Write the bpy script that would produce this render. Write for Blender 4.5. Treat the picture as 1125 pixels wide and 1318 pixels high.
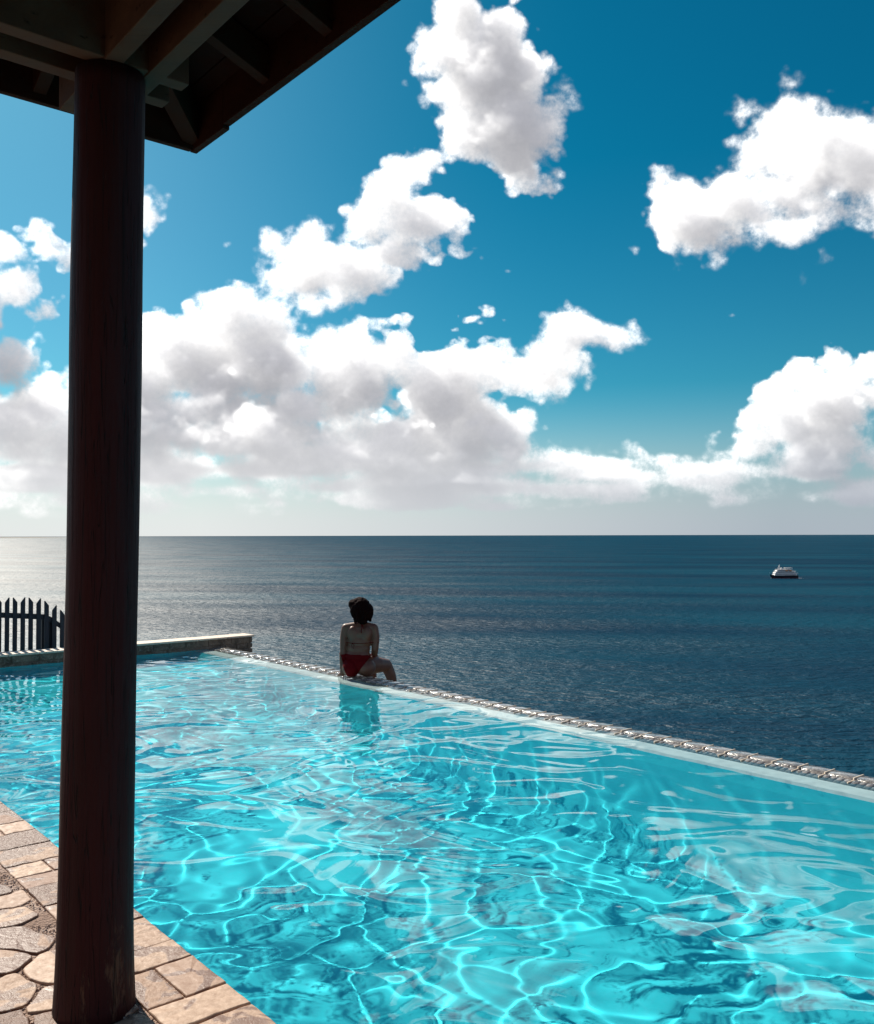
import bpy, bmesh, math, random
import numpy as np
from mathutils import Vector, Matrix, noise as mnoise
from mathutils.bvhtree import BVHTree

for o in list(bpy.data.objects): bpy.data.objects.remove(o)
S = bpy.context.scene
COL = S.collection
R = math.radians
random.seed(7)

# ------------------------------------------------------------------ camera
F = 1180.0                      # focal length in photograph pixels (1125 wide)
HOR = 688.5                     # horizon row in the photograph
PITCH = math.atan((HOR - 659.0) / F)
CAMZ = 1.50
cam_d = bpy.data.cameras.new('camera'); cam = bpy.data.objects.new('camera', cam_d); COL.objects.link(cam)
cam_d.sensor_fit = 'HORIZONTAL'; cam_d.sensor_width = 36; cam_d.lens = F / 1125 * 36
cam_d.clip_start = .05; cam_d.clip_end = 300000
cam.location = (0, 0, CAMZ)
cam.rotation_euler = (Matrix.Rotation(R(90) + PITCH, 3, 'X') @ Matrix.Rotation(R(-.13), 3, 'Z')).to_euler()
S.camera = cam

# ------------------------------------------------------------------ world, sun, exposure
SUN_AZ, SUN_EL = -36.5, 42.0    # azimuth from +Y (negative = left of view)
w = bpy.data.worlds.new('World'); S.world = w; w.use_nodes = True
nt = w.node_tree; nt.nodes.clear()
sky = nt.nodes.new('ShaderNodeTexSky'); sky.sky_type = 'NISHITA'; sky.sun_disc = False
sky.sun_elevation = R(SUN_EL); sky.sun_rotation = R(SUN_AZ); sky.altitude = 60
sky.air_density = 1.0; sky.dust_density = .6; sky.ozone_density = 2.2
gam = nt.nodes.new('ShaderNodeGamma'); gam.inputs[1].default_value = 1.12
tint = nt.nodes.new('ShaderNodeMix'); tint.data_type = 'RGBA'; tint.blend_type = 'MULTIPLY'; tint.inputs[0].default_value = 1
tint.inputs[7].default_value = (1.0, .84, .74, 1)
bg = nt.nodes.new('ShaderNodeBackground'); bg.inputs[1].default_value = .078
out = nt.nodes.new('ShaderNodeOutputWorld')
nt.links.new(sky.outputs[0], gam.inputs[0]); nt.links.new(gam.outputs[0], tint.inputs[6])
AIR_L, AIR_R = (.80, .81, .82), (.42, .47, .54)      # bright air low over the sea, towards and away from the sun
def air_nodes(nt, dirn):
    """deep polarised blue and the pale band over the horizon, by direction: returns (elevation z, filter colour, haze colour, haze amount)"""
    def M(op, a, b=None, clamp=False):
        x = nt.nodes.new('ShaderNodeMath'); x.operation = op; x.use_clamp = clamp
        for k, v in ((0, a), (1, b)):
            if isinstance(v, bpy.types.NodeSocket): nt.links.new(v, x.inputs[k])
            elif v is not None: x.inputs[k].default_value = v
        return x.outputs[0]
    def RG(v, a, b, c0=0., d0=1., s=False):
        x = nt.nodes.new('ShaderNodeMapRange'); x.interpolation_type = 'SMOOTHSTEP' if s else 'LINEAR'; nt.links.new(v, x.inputs[0])
        for k, q in ((1, a), (2, b), (3, c0), (4, d0)): x.inputs[k].default_value = q
        return x.outputs[0]
    def MX(f, a, b):
        x = nt.nodes.new('ShaderNodeMix'); x.data_type = 'RGBA'; nt.links.new(f, x.inputs[0])
        for k, v in ((6, a), (7, b)):
            if isinstance(v, bpy.types.NodeSocket): nt.links.new(v, x.inputs[k])
            else: x.inputs[k].default_value = (*v, 1)
        return x.outputs[2]
    sx = nt.nodes.new('ShaderNodeSeparateXYZ'); nt.links.new(dirn, sx.inputs[0]); X_, Y_, Z_ = sx.outputs
    kx = M('MULTIPLY', RG(Z_, .02, .38), RG(X_, -.30, .16, 0, 1, True))
    sf = MX(M('POWER', kx, .6), (.20, .664, .79), (.011, .514, .65)); sf = MX(RG(Z_, .0, .16), (.33, .71, .865), sf)
    sf = MX(RG(Y_, .05, .6, 0, 1, True), (1., 1., 1.), sf)
    hz = M('POWER', RG(Z_, .0, .175, 1, 0, True), 1.5)
    return Z_, sf, MX(RG(X_, -.25, .35), AIR_L, AIR_R), hz
def mixc(nt, f, a, b, blend='MIX'):
    x = nt.nodes.new('ShaderNodeMix'); x.data_type = 'RGBA'; x.blend_type = blend
    for k, v in ((0, f), (6, a), (7, b)):
        if isinstance(v, bpy.types.NodeSocket): nt.links.new(v, x.inputs[k])
        else: x.inputs[k].default_value = v
    return x.outputs[2]
tcw = nt.nodes.new('ShaderNodeTexCoord')
_z, _sf, _hc, _hz = air_nodes(nt, tcw.outputs['Generated'])
_c = mixc(nt, 1.0, tint.outputs[2], _sf, 'MULTIPLY')
_h = mixc(nt, 1.0, _hc, (10, 10, 10, 1), 'MULTIPLY')
_m = nt.nodes.new('ShaderNodeMath'); _m.operation = 'MULTIPLY'; nt.links.new(_hz, _m.inputs[0]); _m.inputs[1].default_value = .9
nt.links.new(mixc(nt, _m.outputs[0], _c, _h), bg.inputs[0])
nt.links.new(bg.outputs[0], out.inputs[0])

sd = bpy.data.lights.new('sun', 'SUN'); sd.energy = 5.0; sd.angle = R(.53); sd.color = (1, .91, .79)
sun = bpy.data.objects.new('sun', sd); COL.objects.link(sun)
sdir = Vector((math.sin(R(SUN_AZ)) * math.cos(R(SUN_EL)), math.cos(R(SUN_AZ)) * math.cos(R(SUN_EL)), math.sin(R(SUN_EL))))
sun.rotation_euler = sdir.to_track_quat('Z', 'Y').to_euler(); sun.location = (-8, 10, 12)
sd.cycles.is_caustics_light = True

S.view_settings.view_transform = 'Standard'; S.view_settings.look = 'None'
S.view_settings.exposure = .4; S.view_settings.gamma = 1; S.view_settings.use_curve_mapping = False
S.render.engine = 'CYCLES'
c = S.cycles
c.max_bounces = 8; c.diffuse_bounces = 3; c.glossy_bounces = 4; c.transmission_bounces = 6; c.transparent_max_bounces = 8
c.caustics_reflective = False; c.caustics_refractive = True; c.blur_glossy = .2
c.sample_clamp_indirect = 4; c.use_denoising = True
try: c.denoiser = 'OPENIMAGEDENOISE'; c.denoising_input_passes = 'RGB_ALBEDO_NORMAL'
except Exception: pass

# ------------------------------------------------------------------ frames
DS = Vector((.640, -.768, 0))   # s axis: along the pool, towards the camera side
DT = Vector((.768, .640, 0))    # t axis: across the pool, out to sea
DECK = 0.0; WATER = -.03; SEA = -60.0
def ST(s, t, z=0): return DS * s + DT * t + Vector((0, 0, z))
ROT = math.atan2(DS.y, DS.x)
T0, T1 = 1.45, 5.80             # coping edge, outer edge of the overflow rim
S0, S1 = -11.5, 4.5

# ------------------------------------------------------------------ helpers
def link(o): COL.objects.link(o); return o
def tag(o, label=None, cat=None, group=None, kind=None):
    if label: o['label'] = label
    if cat: o['category'] = cat
    if group: o['group'] = group
    if kind: o['kind'] = kind
    return o
def mesh_obj(name, verts, faces, mat=None, parent=None, smooth=False):
    me = bpy.data.meshes.new(name); me.from_pydata([tuple(v) for v in verts], [], faces); me.update()
    if mat: me.materials.append(mat)
    if smooth: me.polygons.foreach_set('use_smooth', [True] * len(me.polygons))
    o = link(bpy.data.objects.new(name, me)); o.parent = parent
    return o
def bm_obj(name, bm, mat=None, parent=None, smooth=False):
    me = bpy.data.meshes.new(name); bm.normal_update(); bm.to_mesh(me); bm.free()
    if mat: me.materials.append(mat)
    if smooth: me.polygons.foreach_set('use_smooth', [True] * len(me.polygons))
    o = link(bpy.data.objects.new(name, me)); o.parent = parent
    return o
def empty(name, loc=(0, 0, 0)):
    o = link(bpy.data.objects.new(name, None)); o.location = loc; o.empty_display_size = .2; return o
def box(bm, p0, ax, ay, az, bevel=0):
    """box from corner p0 with edge vectors ax, ay, az"""
    p0, ax, ay, az = Vector(p0), Vector(ax), Vector(ay), Vector(az)
    v = [bm.verts.new(p0 + ax * i + ay * j + az * k) for k in (0, 1) for j in (0, 1) for i in (0, 1)]
    fs = [bm.faces.new([v[q] for q in f]) for f in ((0, 2, 3, 1), (4, 5, 7, 6), (0, 1, 5, 4), (2, 6, 7, 3), (0, 4, 6, 2), (1, 3, 7, 5))]
    if bevel:
        bmesh.ops.bevel(bm, geom=list({e for f in fs for e in f.edges}), offset=bevel, segments=2, affect='EDGES', profile=.5)
    return v
def stbox(bm, s0, s1, t0, t1, z0, z1, bevel=0):
    return box(bm, ST(s0, t0, z0), DS * (s1 - s0), DT * (t1 - t0), (0, 0, z1 - z0), bevel)
def tube(bm, pts, rad, n=8, cap=True):
    pts = [Vector(p) for p in pts]; rs = rad if hasattr(rad, '__len__') else [rad] * len(pts)
    rings = []
    up = Vector((0, 0, 1))
    for i, p in enumerate(pts):
        d = (pts[min(i + 1, len(pts) - 1)] - pts[max(i - 1, 0)]).normalized()
        a = d.cross(up)
        if a.length < .05: a = d.cross(Vector((0, 1, 0)))
        a.normalize(); b = a.cross(d)
        rings.append([bm.verts.new(p + (a * math.cos(q) + b * math.sin(q)) * rs[i]) for q in [2 * math.pi * k / n for k in range(n)]])
    for i in range(len(rings) - 1):
        for k in range(n):
            bm.faces.new((rings[i][k], rings[i][(k + 1) % n], rings[i + 1][(k + 1) % n], rings[i + 1][k]))
    if cap:
        bm.faces.new(rings[0][::-1]); bm.faces.new(rings[-1])
# ---- materials
def mat(name):
    m = bpy.data.materials.new(name); m.use_nodes = True; m.node_tree.nodes.clear()
    return m, m.node_tree
class N:
    """tiny node-graph writer"""
    def __init__(s, nt): s.nt = nt
    def n(s, t, **kw):
        x = s.nt.nodes.new(t)
        for k, v in kw.items(): setattr(x, k, v)
        return x
    def set(s, sock, v):
        if isinstance(v, bpy.types.NodeSocket): s.nt.links.new(v, sock)
        elif v is not None: sock.default_value = v
    def math(s, op, a, b=None, c=None, clamp=False):
        x = s.n('ShaderNodeMath', operation=op, use_clamp=clamp)
        s.set(x.inputs[0], a); s.set(x.inputs[1], b); s.set(x.inputs[2], c); return x.outputs[0]
    def noise(s, vec, scale, detail=4, rough=.55, dist=0, out=0):
        x = s.n('ShaderNodeTexNoise'); s.set(x.inputs['Vector'], vec); x.inputs['Scale'].default_value = scale
        x.inputs['Detail'].default_value = detail; x.inputs['Roughness'].default_value = rough; x.inputs['Distortion'].default_value = dist
        return x.outputs[out]
    def coord(s, out='Object'): return s.n('ShaderNodeTexCoord').outputs[out]
    def mapping(s, vec, scale=(1, 1, 1), rot=(0, 0, 0)):
        x = s.n('ShaderNodeMapping'); s.set(x.inputs[0], vec); x.inputs['Scale'].default_value = scale; x.inputs['Rotation'].default_value = rot; return x.outputs[0]
    def ramp(s, fac, stops):
        x = s.n('ShaderNodeValToRGB'); s.set(x.inputs[0], fac); e = x.color_ramp.elements
        while len(e) < len(stops): e.new(.5)
        for el, (p, col) in zip(e, stops):
            el.position = p; el.color = (*col, 1) if len(col) == 3 else col
        return x.outputs[0]
    def mix(s, f, a, b, blend='MIX'):
        x = s.n('ShaderNodeMix', data_type='RGBA', blend_type=blend); s.set(x.inputs[0], f)
        s.set(x.inputs[6], (*a, 1) if isinstance(a, tuple) and len(a) == 3 else a); s.set(x.inputs[7], (*b, 1) if isinstance(b, tuple) and len(b) == 3 else b); return x.outputs[2]
    def bump(s, h, strength, dist, normal=None):
        x = s.n('ShaderNodeBump'); s.set(x.inputs['Height'], h); s.set(x.inputs['Strength'], strength); s.set(x.inputs['Distance'], dist)
        if normal is not None: s.set(x.inputs['Normal'], normal)
        return x.outputs[0]
    def range(s, v, a, b, c=0., d=1., smooth=False):
        x = s.n('ShaderNodeMapRange'); x.interpolation_type = 'SMOOTHSTEP' if smooth else 'LINEAR'
        s.set(x.inputs[0], v); x.inputs[1].default_value = a; x.inputs[2].default_value = b; x.inputs[3].default_value = c; x.inputs[4].default_value = d; return x.outputs[0]
    def principled(s, col, rough, normal=None, metal=0, spec=.5, **kw):
        x = s.n('ShaderNodeBsdfPrincipled'); s.set(x.inputs['Base Color'], (*col, 1) if isinstance(col, tuple) and len(col) == 3 else col)
        s.set(x.inputs['Roughness'], rough); x.inputs['Metallic'].default_value = metal; s.set(x.inputs['Specular IOR Level'], spec)
        if normal is not None: s.set(x.inputs['Normal'], normal)
        for k, v in kw.items(): s.set(x.inputs[k.replace('_', ' ')], v)
        o = s.n('ShaderNodeOutputMaterial'); s.nt.links.new(x.outputs[0], o.inputs[0]); return x
def simple(name, col, rough=.5, metal=0, var=.15, scale=20, bump=0, spec=.5):
    m, t = mat(name); g = N(t); co = g.coord()
    nz = g.noise(co, scale, 5)
    cc = g.mix(g.range(nz, .3, .7), tuple(x * (1 - var) for x in col), tuple(min(1, x * (1 + var)) for x in col))
    g.principled(cc, rough, g.bump(nz, bump, .01) if bump else None, metal, spec); return m
def wood(name, dark, light, rough=.6, axis=2, scale=14, spec=.3, bump=.35, worn=False):
    m, t = mat(name); g = N(t); co = g.coord()
    sc = [scale, scale, scale]; sc[axis] = scale * .06
    v = g.mapping(co, tuple(sc)); n1 = g.noise(v, 1, 7, .62, .4); n2 = g.noise(co, 1.7, 3)
    sc2 = [scale * 4] * 3; sc2[axis] = scale * .12
    n3 = g.noise(g.mapping(co, tuple(sc2)), 1, 4, .6)
    f = g.math('ADD', g.math('MULTIPLY', n1, .65), g.math('MULTIPLY', n2, .35))
    cc = g.mix(g.range(f, .35, .65), dark, light)
    cc = g.mix(g.range(n3, .62, .74), cc, tuple(x * .35 for x in dark))
    h = g.math('ADD', n1, g.math('MULTIPLY', n3, .6))
    if worn:
        sx = g.n('ShaderNodeSeparateXYZ'); t.links.new(co, sx.inputs[0])
        wn = g.noise(g.mapping(co, (16, 16, 2.6)), 1, 6, .7, .5)
        wf = g.math('ADD', wn, g.math('MULTIPLY', g.range(sx.outputs[2], 0, .7, 1, 0), .16)); wf = g.range(wf, .69, .75)
        cc = g.mix(g.math('MULTIPLY', wf, .7), cc, (.12, .065, .042)); h = g.math('SUBTRACT', h, g.math('MULTIPLY', wf, .4))
        kn = g.noise(g.mapping(co, (38, 38, .9)), 1, 3, .5, 1.0); cr = g.range(g.math('ABSOLUTE', g.math('SUBTRACT', kn, .5)), 0, .012)
        cc = g.mix(cr, tuple(x * .25 for x in dark), cc); h = g.math('ADD', h, g.math('MULTIPLY', cr, .8))
    g.principled(cc, g.range(n1, .3, .7, rough - .12, rough + .15), g.bump(h, bump, .006), 0, spec); return m

# ================================================================== SKY: real cloud volumes, marched in numpy, laid on a far dome
# ---- cloud volume, marched towards the sun --------------------------------
# coordinates: "px" of a gnomonic sky chart (1180 px = 1 unit of tan), cell = CS px
CS=1.8
CX0,CX1,CY0,CY1=-180,1305,-330,700
ND=44                                   # depth cells
BL=[ # cx,cy,rx,ry,rot,density
# tall cloud
(562,72,34,34,0,1),(590,20,30,55,0,1),(560,48,18,20,0,.8),(640,45,36,44,0,1),(652,95,52,52,0,1),(600,118,52,36,0,1),(660,165,56,58,0,1),
(612,178,46,36,0,1),(565,205,36,20,-25,1),(668,222,30,34,0,.9),(716,180,10,44,0,.6),(690,110,20,40,0,.8),
(602,78,50,46,0,1),(640,90,50,50,0,1),
# middle cloud
(348,316,34,26,0,1),(402,306,30,26,0,1),(398,350,56,42,0,1),(402,392,28,24,0,1),(474,285,36,42,0,1),(500,252,34,20,-15,1),
(525,285,55,34,0,1),(562,268,30,24,0,.9),(450,345,54,38,0,1),(510,318,54,26,0,.8),(590,322,34,10,10,.5),(615,318,12,10,0,.5),
# big left bank
(300,398,44,34,0,1),(264,384,22,18,0,1),(345,418,42,36,0,1),(215,446,46,34,0,1),(270,465,88,58,0,1),(350,470,66,56,0,1),
(160,500,80,60,0,1),(435,446,44,32,0,1),(450,490,68,56,0,1),(508,466,30,28,0,.9),(512,437,15,10,0,.8),(390,525,130,30,0,1),(250,530,140,30,0,1),
(560,500,50,46,0,1),(595,500,40,30,0,1),(600,540,60,40,0,1),(540,560,90,30,0,1),(300,560,160,30,0,1),(60,555,110,30,0,1),(560,515,46,40,0,1),(585,560,60,46,0,1),(622,478,40,24,0,1),(632,458,26,15,0,1),(658,490,30,24,0,1),
(700,472,34,22,-20,1),(728,452,20,34,25,1),(742,408,18,13,0,.9),(770,430,34,15,10,1),(700,480,40,24,-20,1),(735,478,40,13,-20,.8),(718,497,18,13,0,.7),
# bits
(506,414,15,7,0,.4),(606,412,16,6,0,.3),(580,425,11,5,0,.3),(948,407,9,5,0,.7),(188,282,18,24,0,.9),(186,312,9,8,0,.4),
# left edge
(12,325,46,26,0,1),(62,326,36,20,0,1),(18,368,44,36,0,1),(52,398,26,22,0,.9),(14,460,34,36,0,1),(62,505,46,36,0,1),(82,440,14,10,0,.7),(30,530,80,34,0,1),
(-60,420,70,120,0,1),
# low bank
(60,575,110,26,0,1),(150,560,90,26,0,1),(290,575,100,24,0,.9),(420,570,110,26,0,.9),(230,605,50,28,0,1),(330,605,80,22,0,.9),(50,610,90,22,0,1),
(520,600,150,26,0,.9),(640,600,70,18,0,.8),(430,625,190,14,0,.8),(600,628,110,12,0,.7),(120,632,120,10,0,.6),(700,606,50,14,-10,.6),(715,590,30,10,0,.5),(530,238,30,16,-30,.9),(548,222,24,16,-30,.9),(200,630,110,14,0,.6),(480,640,160,12,0,.5),(60,640,110,12,0,.5),(380,600,120,24,0,.8),(560,610,70,26,0,.8),(670,578,16,7,0,.5),
(720,600,70,20,0,1),(800,608,80,20,0,1),(900,612,60,22,0,1),(660,575,34,24,0,1),(790,606,60,14,0,1),(880,606,50,16,0,1),(740,577,14,8,0,.4),(350,590,60,20,0,1),(480,585,80,24,0,1),(250,600,70,24,0,1),(90,600,80,26,0,1),(590,600,60,24,0,1),(700,620,50,12,0,.9),(850,625,90,9,0,.7),(30,648,90,9,0,.6),(250,652,110,8,0,.6),(620,655,110,7,0,.6),(755,582,12,8,0,.4),(820,604,44,14,0,.9),(870,604,34,15,0,.9),(790,610,30,8,0,.6),(740,628,60,7,0,.4),(700,640,60,6,0,.4),
(0,650,100,6,0,.3),(330,650,120,5,0,.3),(560,652,140,5,0,.3),(830,632,14,5,0,.3),
# upper right
(862,282,32,44,0,1),(905,300,46,30,0,1),(890,245,18,14,0,.8),(955,265,56,50,0,1),(978,205,42,42,0,1),(1012,165,44,42,0,1),(1018,112,20,20,0,1),
(960,148,18,18,0,.8),(1062,185,58,50,0,1),(1105,215,56,62,0,1),(1150,240,60,56,0,1),(1000,290,60,28,0,1),(1065,145,40,22,20,1),
(1034,342,24,13,-20,.5),(1060,322,14,8,-30,.35),
(940,240,36,30,0,1),(915,262,34,26,0,1),(1030,245,60,40,0,1),(1060,265,60,30,0,1),(1110,275,50,26,0,1),(1000,240,50,40,0,1),
(858,262,24,34,0,1),(884,290,40,36,0,1),(925,300,40,26,0,1),
(665,545,26,16,0,.6),(690,590,34,18,0,.8),(645,560,30,30,0,.8),(760,600,26,8,0,.5),(845,600,22,14,0,.9),
(868,272,44,46,0,1),(905,275,50,36,0,1),(1050,215,70,60,0,1),(1100,200,70,50,0,1),(1020,200,50,50,0,1),
# lower right
(1078,474,16,20,0,1),(1042,488,26,20,0,1),(1014,498,20,18,0,1),(1070,512,54,30,0,1),(1112,508,34,20,0,1),(1010,540,40,34,0,1),(1050,555,60,38,0,1),
(975,575,42,30,-20,1),(935,602,38,22,-15,.9),(1030,600,66,34,0,1),(920,622,40,16,0,.8),(1000,628,74,20,0,.9),(1100,635,70,20,0,.9),(1080,580,40,13,-25,1),
(1124,600,16,12,0,.9),(890,648,40,6,0,.5),(1170,520,60,50,0,1),(1200,600,90,50,0,1),
# unseen clouds above and beside the frame, added for the water to reflect
(420,-120,70,34,0,.9),(480,-105,50,24,0,.8),(800,-150,60,30,0,.9),(850,-170,60,34,0,1),(1000,-110,44,22,0,.8),(650,-240,70,30,0,.9),(1150,-230,60,36,0,1),
(1220,-40,44,26,0,.8),(1240,400,50,24,0,.8),
]
def bspline_w(n_out, lam, rng_off):
    # cubic B-spline weights: n_out samples on a lattice of spacing lam (cells)
    x=np.arange(n_out)/lam+rng_off; i=np.floor(x).astype(int); f=x-i
    n=i.max()+4; W=np.zeros((n_out,n),np.float32); r=np.arange(n_out)
    W[r,i]+=(1-f)**3/6; W[r,i+1]+=(3*f**3-6*f**2+4)/6; W[r,i+2]+=(-3*f**3+3*f**2+3*f+1)/6; W[r,i+3]+=f**3/6
    return W
def vnoise(shape,lam,rs,aniso=(1,1,1)):
    W=[bspline_w(s,max(lam*a,1.3),rs.random()) for s,a in zip(shape,aniso)]
    L=rs.standard_normal([w.shape[1] for w in W]).astype(np.float32)
    t=np.tensordot(W[0],L,(1,0)); t=np.einsum('jb,ibc->ijc',W[1],t,optimize=True)
    return np.tensordot(t,W[2],(2,1)).astype(np.float32)*1.9
def clouds(seed=3):
    rs=np.random.RandomState(seed)
    nx=int((CX1-CX0)/CS)+1; ny=int((CY1-CY0)/CS)+1
    X=(CX0+CS*np.arange(nx)).astype(np.float32); Y=(CY0+CS*np.arange(ny)).astype(np.float32)
    dz=4.0; Z=((np.arange(ND)-ND/2+.5)*dz).astype(np.float32)
    shape=(ny,nx,ND)
    K=4.5
    acc=np.full(shape,math.exp(-60/K),np.float32); dn=np.zeros((ny,nx),np.float32)
    for (cx,cy,rx,ry,rot,d) in BL:
        m=60; R=max(rx,ry)+m
        i0=max(int((cy-R-CY0)/CS),0); i1=min(int((cy+R-CY0)/CS)+1,ny); j0=max(int((cx-R-CX0)/CS),0); j1=min(int((cx+R-CX0)/CS)+1,nx)
        if i1<=i0 or j1<=j0: continue
        yy=Y[i0:i1,None,None]-cy; xx=X[None,j0:j1,None]-cx; a=math.radians(rot); c,s=math.cos(a),math.sin(a)
        u=(xx*c+yy*s)/rx; v=(-xx*s+yy*c)/ry; r=min(rx,ry); rz=min(max(math.sqrt(r*max(rx,ry))*.75,12),48)
        zc=rs.uniform(-1,1)*max(0,min(88-rz-14,34))*(1 if r>12 else .5)
        ln=np.sqrt(u*u+v*v+((Z[None,None,:]-zc)/rz)**2)
        D=(1-ln)*max(r,10)*(1.0)-(1-d)*10
        acc[i0:i1,j0:j1]+=np.exp(np.clip(D,-60,90)/K)
    S=K*np.log(acc)
    # billowy noise, cells -> px/CS
    n=np.zeros(shape,np.float32)
    for lam,amp in ((90,4),(48,9),(26,9),(14,6.5),(7.5,4.4),(4.4,2.2)):
        q=vnoise(shape,lam/CS,rs,(1,1.15,CS/dz))
        if lam>40 and lam<60: q=(np.abs(q)*1.9-.85)*.7+.35*q
        elif lam<=40: q=(np.abs(q)*1.9-.85)*.5-.1+.62*q
        n+=amp*q
    q=vnoise(shape,24/CS,rs,(.35,2.2,1))        # flat layers low down
    low=np.clip((Y-545)/60,0,1)[:,None,None]
    n=n*(1-.5*low)+q*low*8
    flat=np.clip((Y-640)/25,0,1)[:,None,None]
    S=S+n+2.5-flat*3
    wr=vnoise((ny,nx,ND),110/CS,rs)
    width=9+8*wr+8*low+22*np.clip((X-700)/300,0,1)[None,:,None]*np.clip((420-Y)/60,0,1)[:,None,None]
    den=np.clip(S/np.clip(width,3.5,40),0,1); den=den*den*(3-2*den)
    den*=(.45+.55*np.clip(S/30,0,1))
    # light march
    L=np.array((-.60,.70,.38)) # right, up, away
    tau=np.zeros(shape,np.float32)
    def shifted(a,di,dj,dk):
        o=np.zeros_like(a)
        def sl(d,n): return (slice(max(0,-d),n-max(0,d)),slice(max(0,d),n-max(0,-d)))
        (oi,ai),(oj,aj),(ok,ak)=sl(di,a.shape[0]),sl(dj,a.shape[1]),sl(dk,a.shape[2])
        o[oi,oj,ok]=a[ai,aj,ak]; return o
    t=0; step=6.0
    for k in range(10):
        t+=step; 
        tau+=shifted(den,int(round(-L[1]*t/CS)),int(round(L[0]*t/CS)),int(round(L[2]*t/dz)))*step
        step*=1.13
    sig=.056
    lit=.75*np.exp(-sig*tau)+.62*np.exp(-sig*.2*tau)
    up=np.zeros(shape,np.float32)
    for t in (6,14,26,44): up+=shifted(den,-int(t/CS),0,0)*t*.45
    amb=.34+.26*np.exp(-.03*up)
    T=np.ones((ny,nx),np.float32); Ls=np.zeros((ny,nx),np.float32); As=np.zeros((ny,nx),np.float32)
    ext=.085
    for k in range(ND):
        a=1-np.exp(-ext*dz*den[:,:,k]); w=T*a; Ls+=w*lit[:,:,k]; As+=w*amb[:,:,k]; T*=1-a
    A=1-T
    return X,Y,A,Ls/np.maximum(A,1e-4),As/np.maximum(A,1e-4)

def build_sky():
    X, Y, A, Ls, As = clouds()
    ny, nx = A.shape
    RD = 90000.0
    u = (X - 562.5) / F; v = (659.0 - Y) / F
    U, V = np.meshgrid(u, v)
    d = np.stack([U, np.ones_like(U), V], -1)
    cp, sp = math.cos(PITCH), math.sin(PITCH)
    d = np.stack([d[..., 0], d[..., 1] * cp - d[..., 2] * sp, d[..., 1] * sp + d[..., 2] * cp], -1)
    d /= np.linalg.norm(d, axis=-1, keepdims=True)
    P = (d * RD).reshape(-1, 3).astype(np.float32)
    idx = np.arange(ny * nx).reshape(ny, nx)
    q = np.stack([idx[:-1, :-1], idx[1:, :-1], idx[1:, 1:], idx[:-1, 1:]], -1).reshape(-1, 4)
    me = bpy.data.meshes.new('sky')
    me.vertices.add(len(P)); me.vertices.foreach_set('co', P.ravel())
    me.loops.add(q.size); me.loops.foreach_set('vertex_index', q.ravel().astype(np.int32))
    me.polygons.add(len(q)); me.polygons.foreach_set('loop_start', np.arange(0, q.size, 4, dtype=np.int32))
    me.update(); me.validate()
    me.polygons.foreach_set('use_smooth', [True] * len(me.polygons))
    at = me.attributes.new('cloud', 'FLOAT_COLOR', 'POINT')
    ex = np.minimum(np.clip((X - CX0) / 150, 0, 1), np.clip((CX1 - X) / 150, 0, 1)); ey = np.clip((Y - CY0) / 150, 0, 1)
    fe = (ex[None, :] * ey[:, None]).astype(np.float32); A = A * np.clip(fe * 3, 0, 1)
    arr = np.stack([A, Ls, As, fe], -1).reshape(-1).astype(np.float32); at.data.foreach_set('color', arr)
    m, t = mat('cloudy_sky'); g = N(t)
    a = g.n('ShaderNodeAttribute', attribute_name='cloud'); sp_ = g.n('ShaderNodeSeparateColor'); t.links.new(a.outputs['Color'], sp_.inputs[0])
    co = g.n('ShaderNodeVectorMath', operation='NORMALIZE'); t.links.new(g.coord(), co.inputs[0]); dirn = co.outputs[0]
    f1 = g.noise(dirn, 260, 4, .62); f2 = g.noise(dirn, 70, 3, .6)
    fine = g.math('SUBTRACT', g.math('ADD', g.math('MULTIPLY', f1, .65), g.math('MULTIPLY', f2, .35)), .5)
    al = sp_.outputs[0]
    mid = g.math('MULTIPLY', g.math('MULTIPLY', al, g.math('SUBTRACT', 1, al)), 4)        # 1 at the ragged edge
    al2 = g.math('ADD', al, g.math('MULTIPLY', g.math('MULTIPLY', fine, mid), 1.35), clamp=True)
    lit = g.math('MULTIPLY', g.math('POWER', sp_.outputs[1], 1.15), g.math('ADD', 1, g.math('MULTIPLY', fine, .35)))
    c1 = g.n('ShaderNodeVectorMath', operation='SCALE'); c1.inputs[0].default_value = (1.27, 1.23, 1.15); g.set(c1.inputs[3], lit)
    c2 = g.n('ShaderNodeVectorMath', operation='SCALE'); c2.inputs[0].default_value = (.43, .45, .55); g.set(c2.inputs[3], sp_.outputs[2])
    cs = g.n('ShaderNodeVectorMath', operation='ADD'); t.links.new(c1.outputs[0], cs.inputs[0]); t.links.new(c2.outputs[0], cs.inputs[1])
    # far, low clouds fade into the bright air over the sea
    el, _f, hzc, hz2 = air_nodes(t, dirn)
    cc = g.mix(g.math('MULTIPLY', hz2, .80), cs.outputs[0], hzc)
    af = g.math('MULTIPLY', al2, g.range(el, .0, .03, .35, 1))
    em = g.n('ShaderNodeEmission'); g.set(em.inputs[0], cc); em.inputs[1].default_value = .78
    tr = g.n('ShaderNodeBsdfTransparent'); mx = g.n('ShaderNodeMixShader'); g.set(mx.inputs[0], af)
    t.links.new(tr.outputs[0], mx.inputs[1]); t.links.new(em.outputs[0], mx.inputs[2])
    o_ = g.n('ShaderNodeOutputMaterial'); t.links.new(mx.outputs[0], o_.inputs[0])
    m.cycles.emission_sampling = 'NONE'
    me.materials.append(m)
    o = link(bpy.data.objects.new('sky', me)); tag(o, kind='structure'); return o
build_sky()

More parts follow.
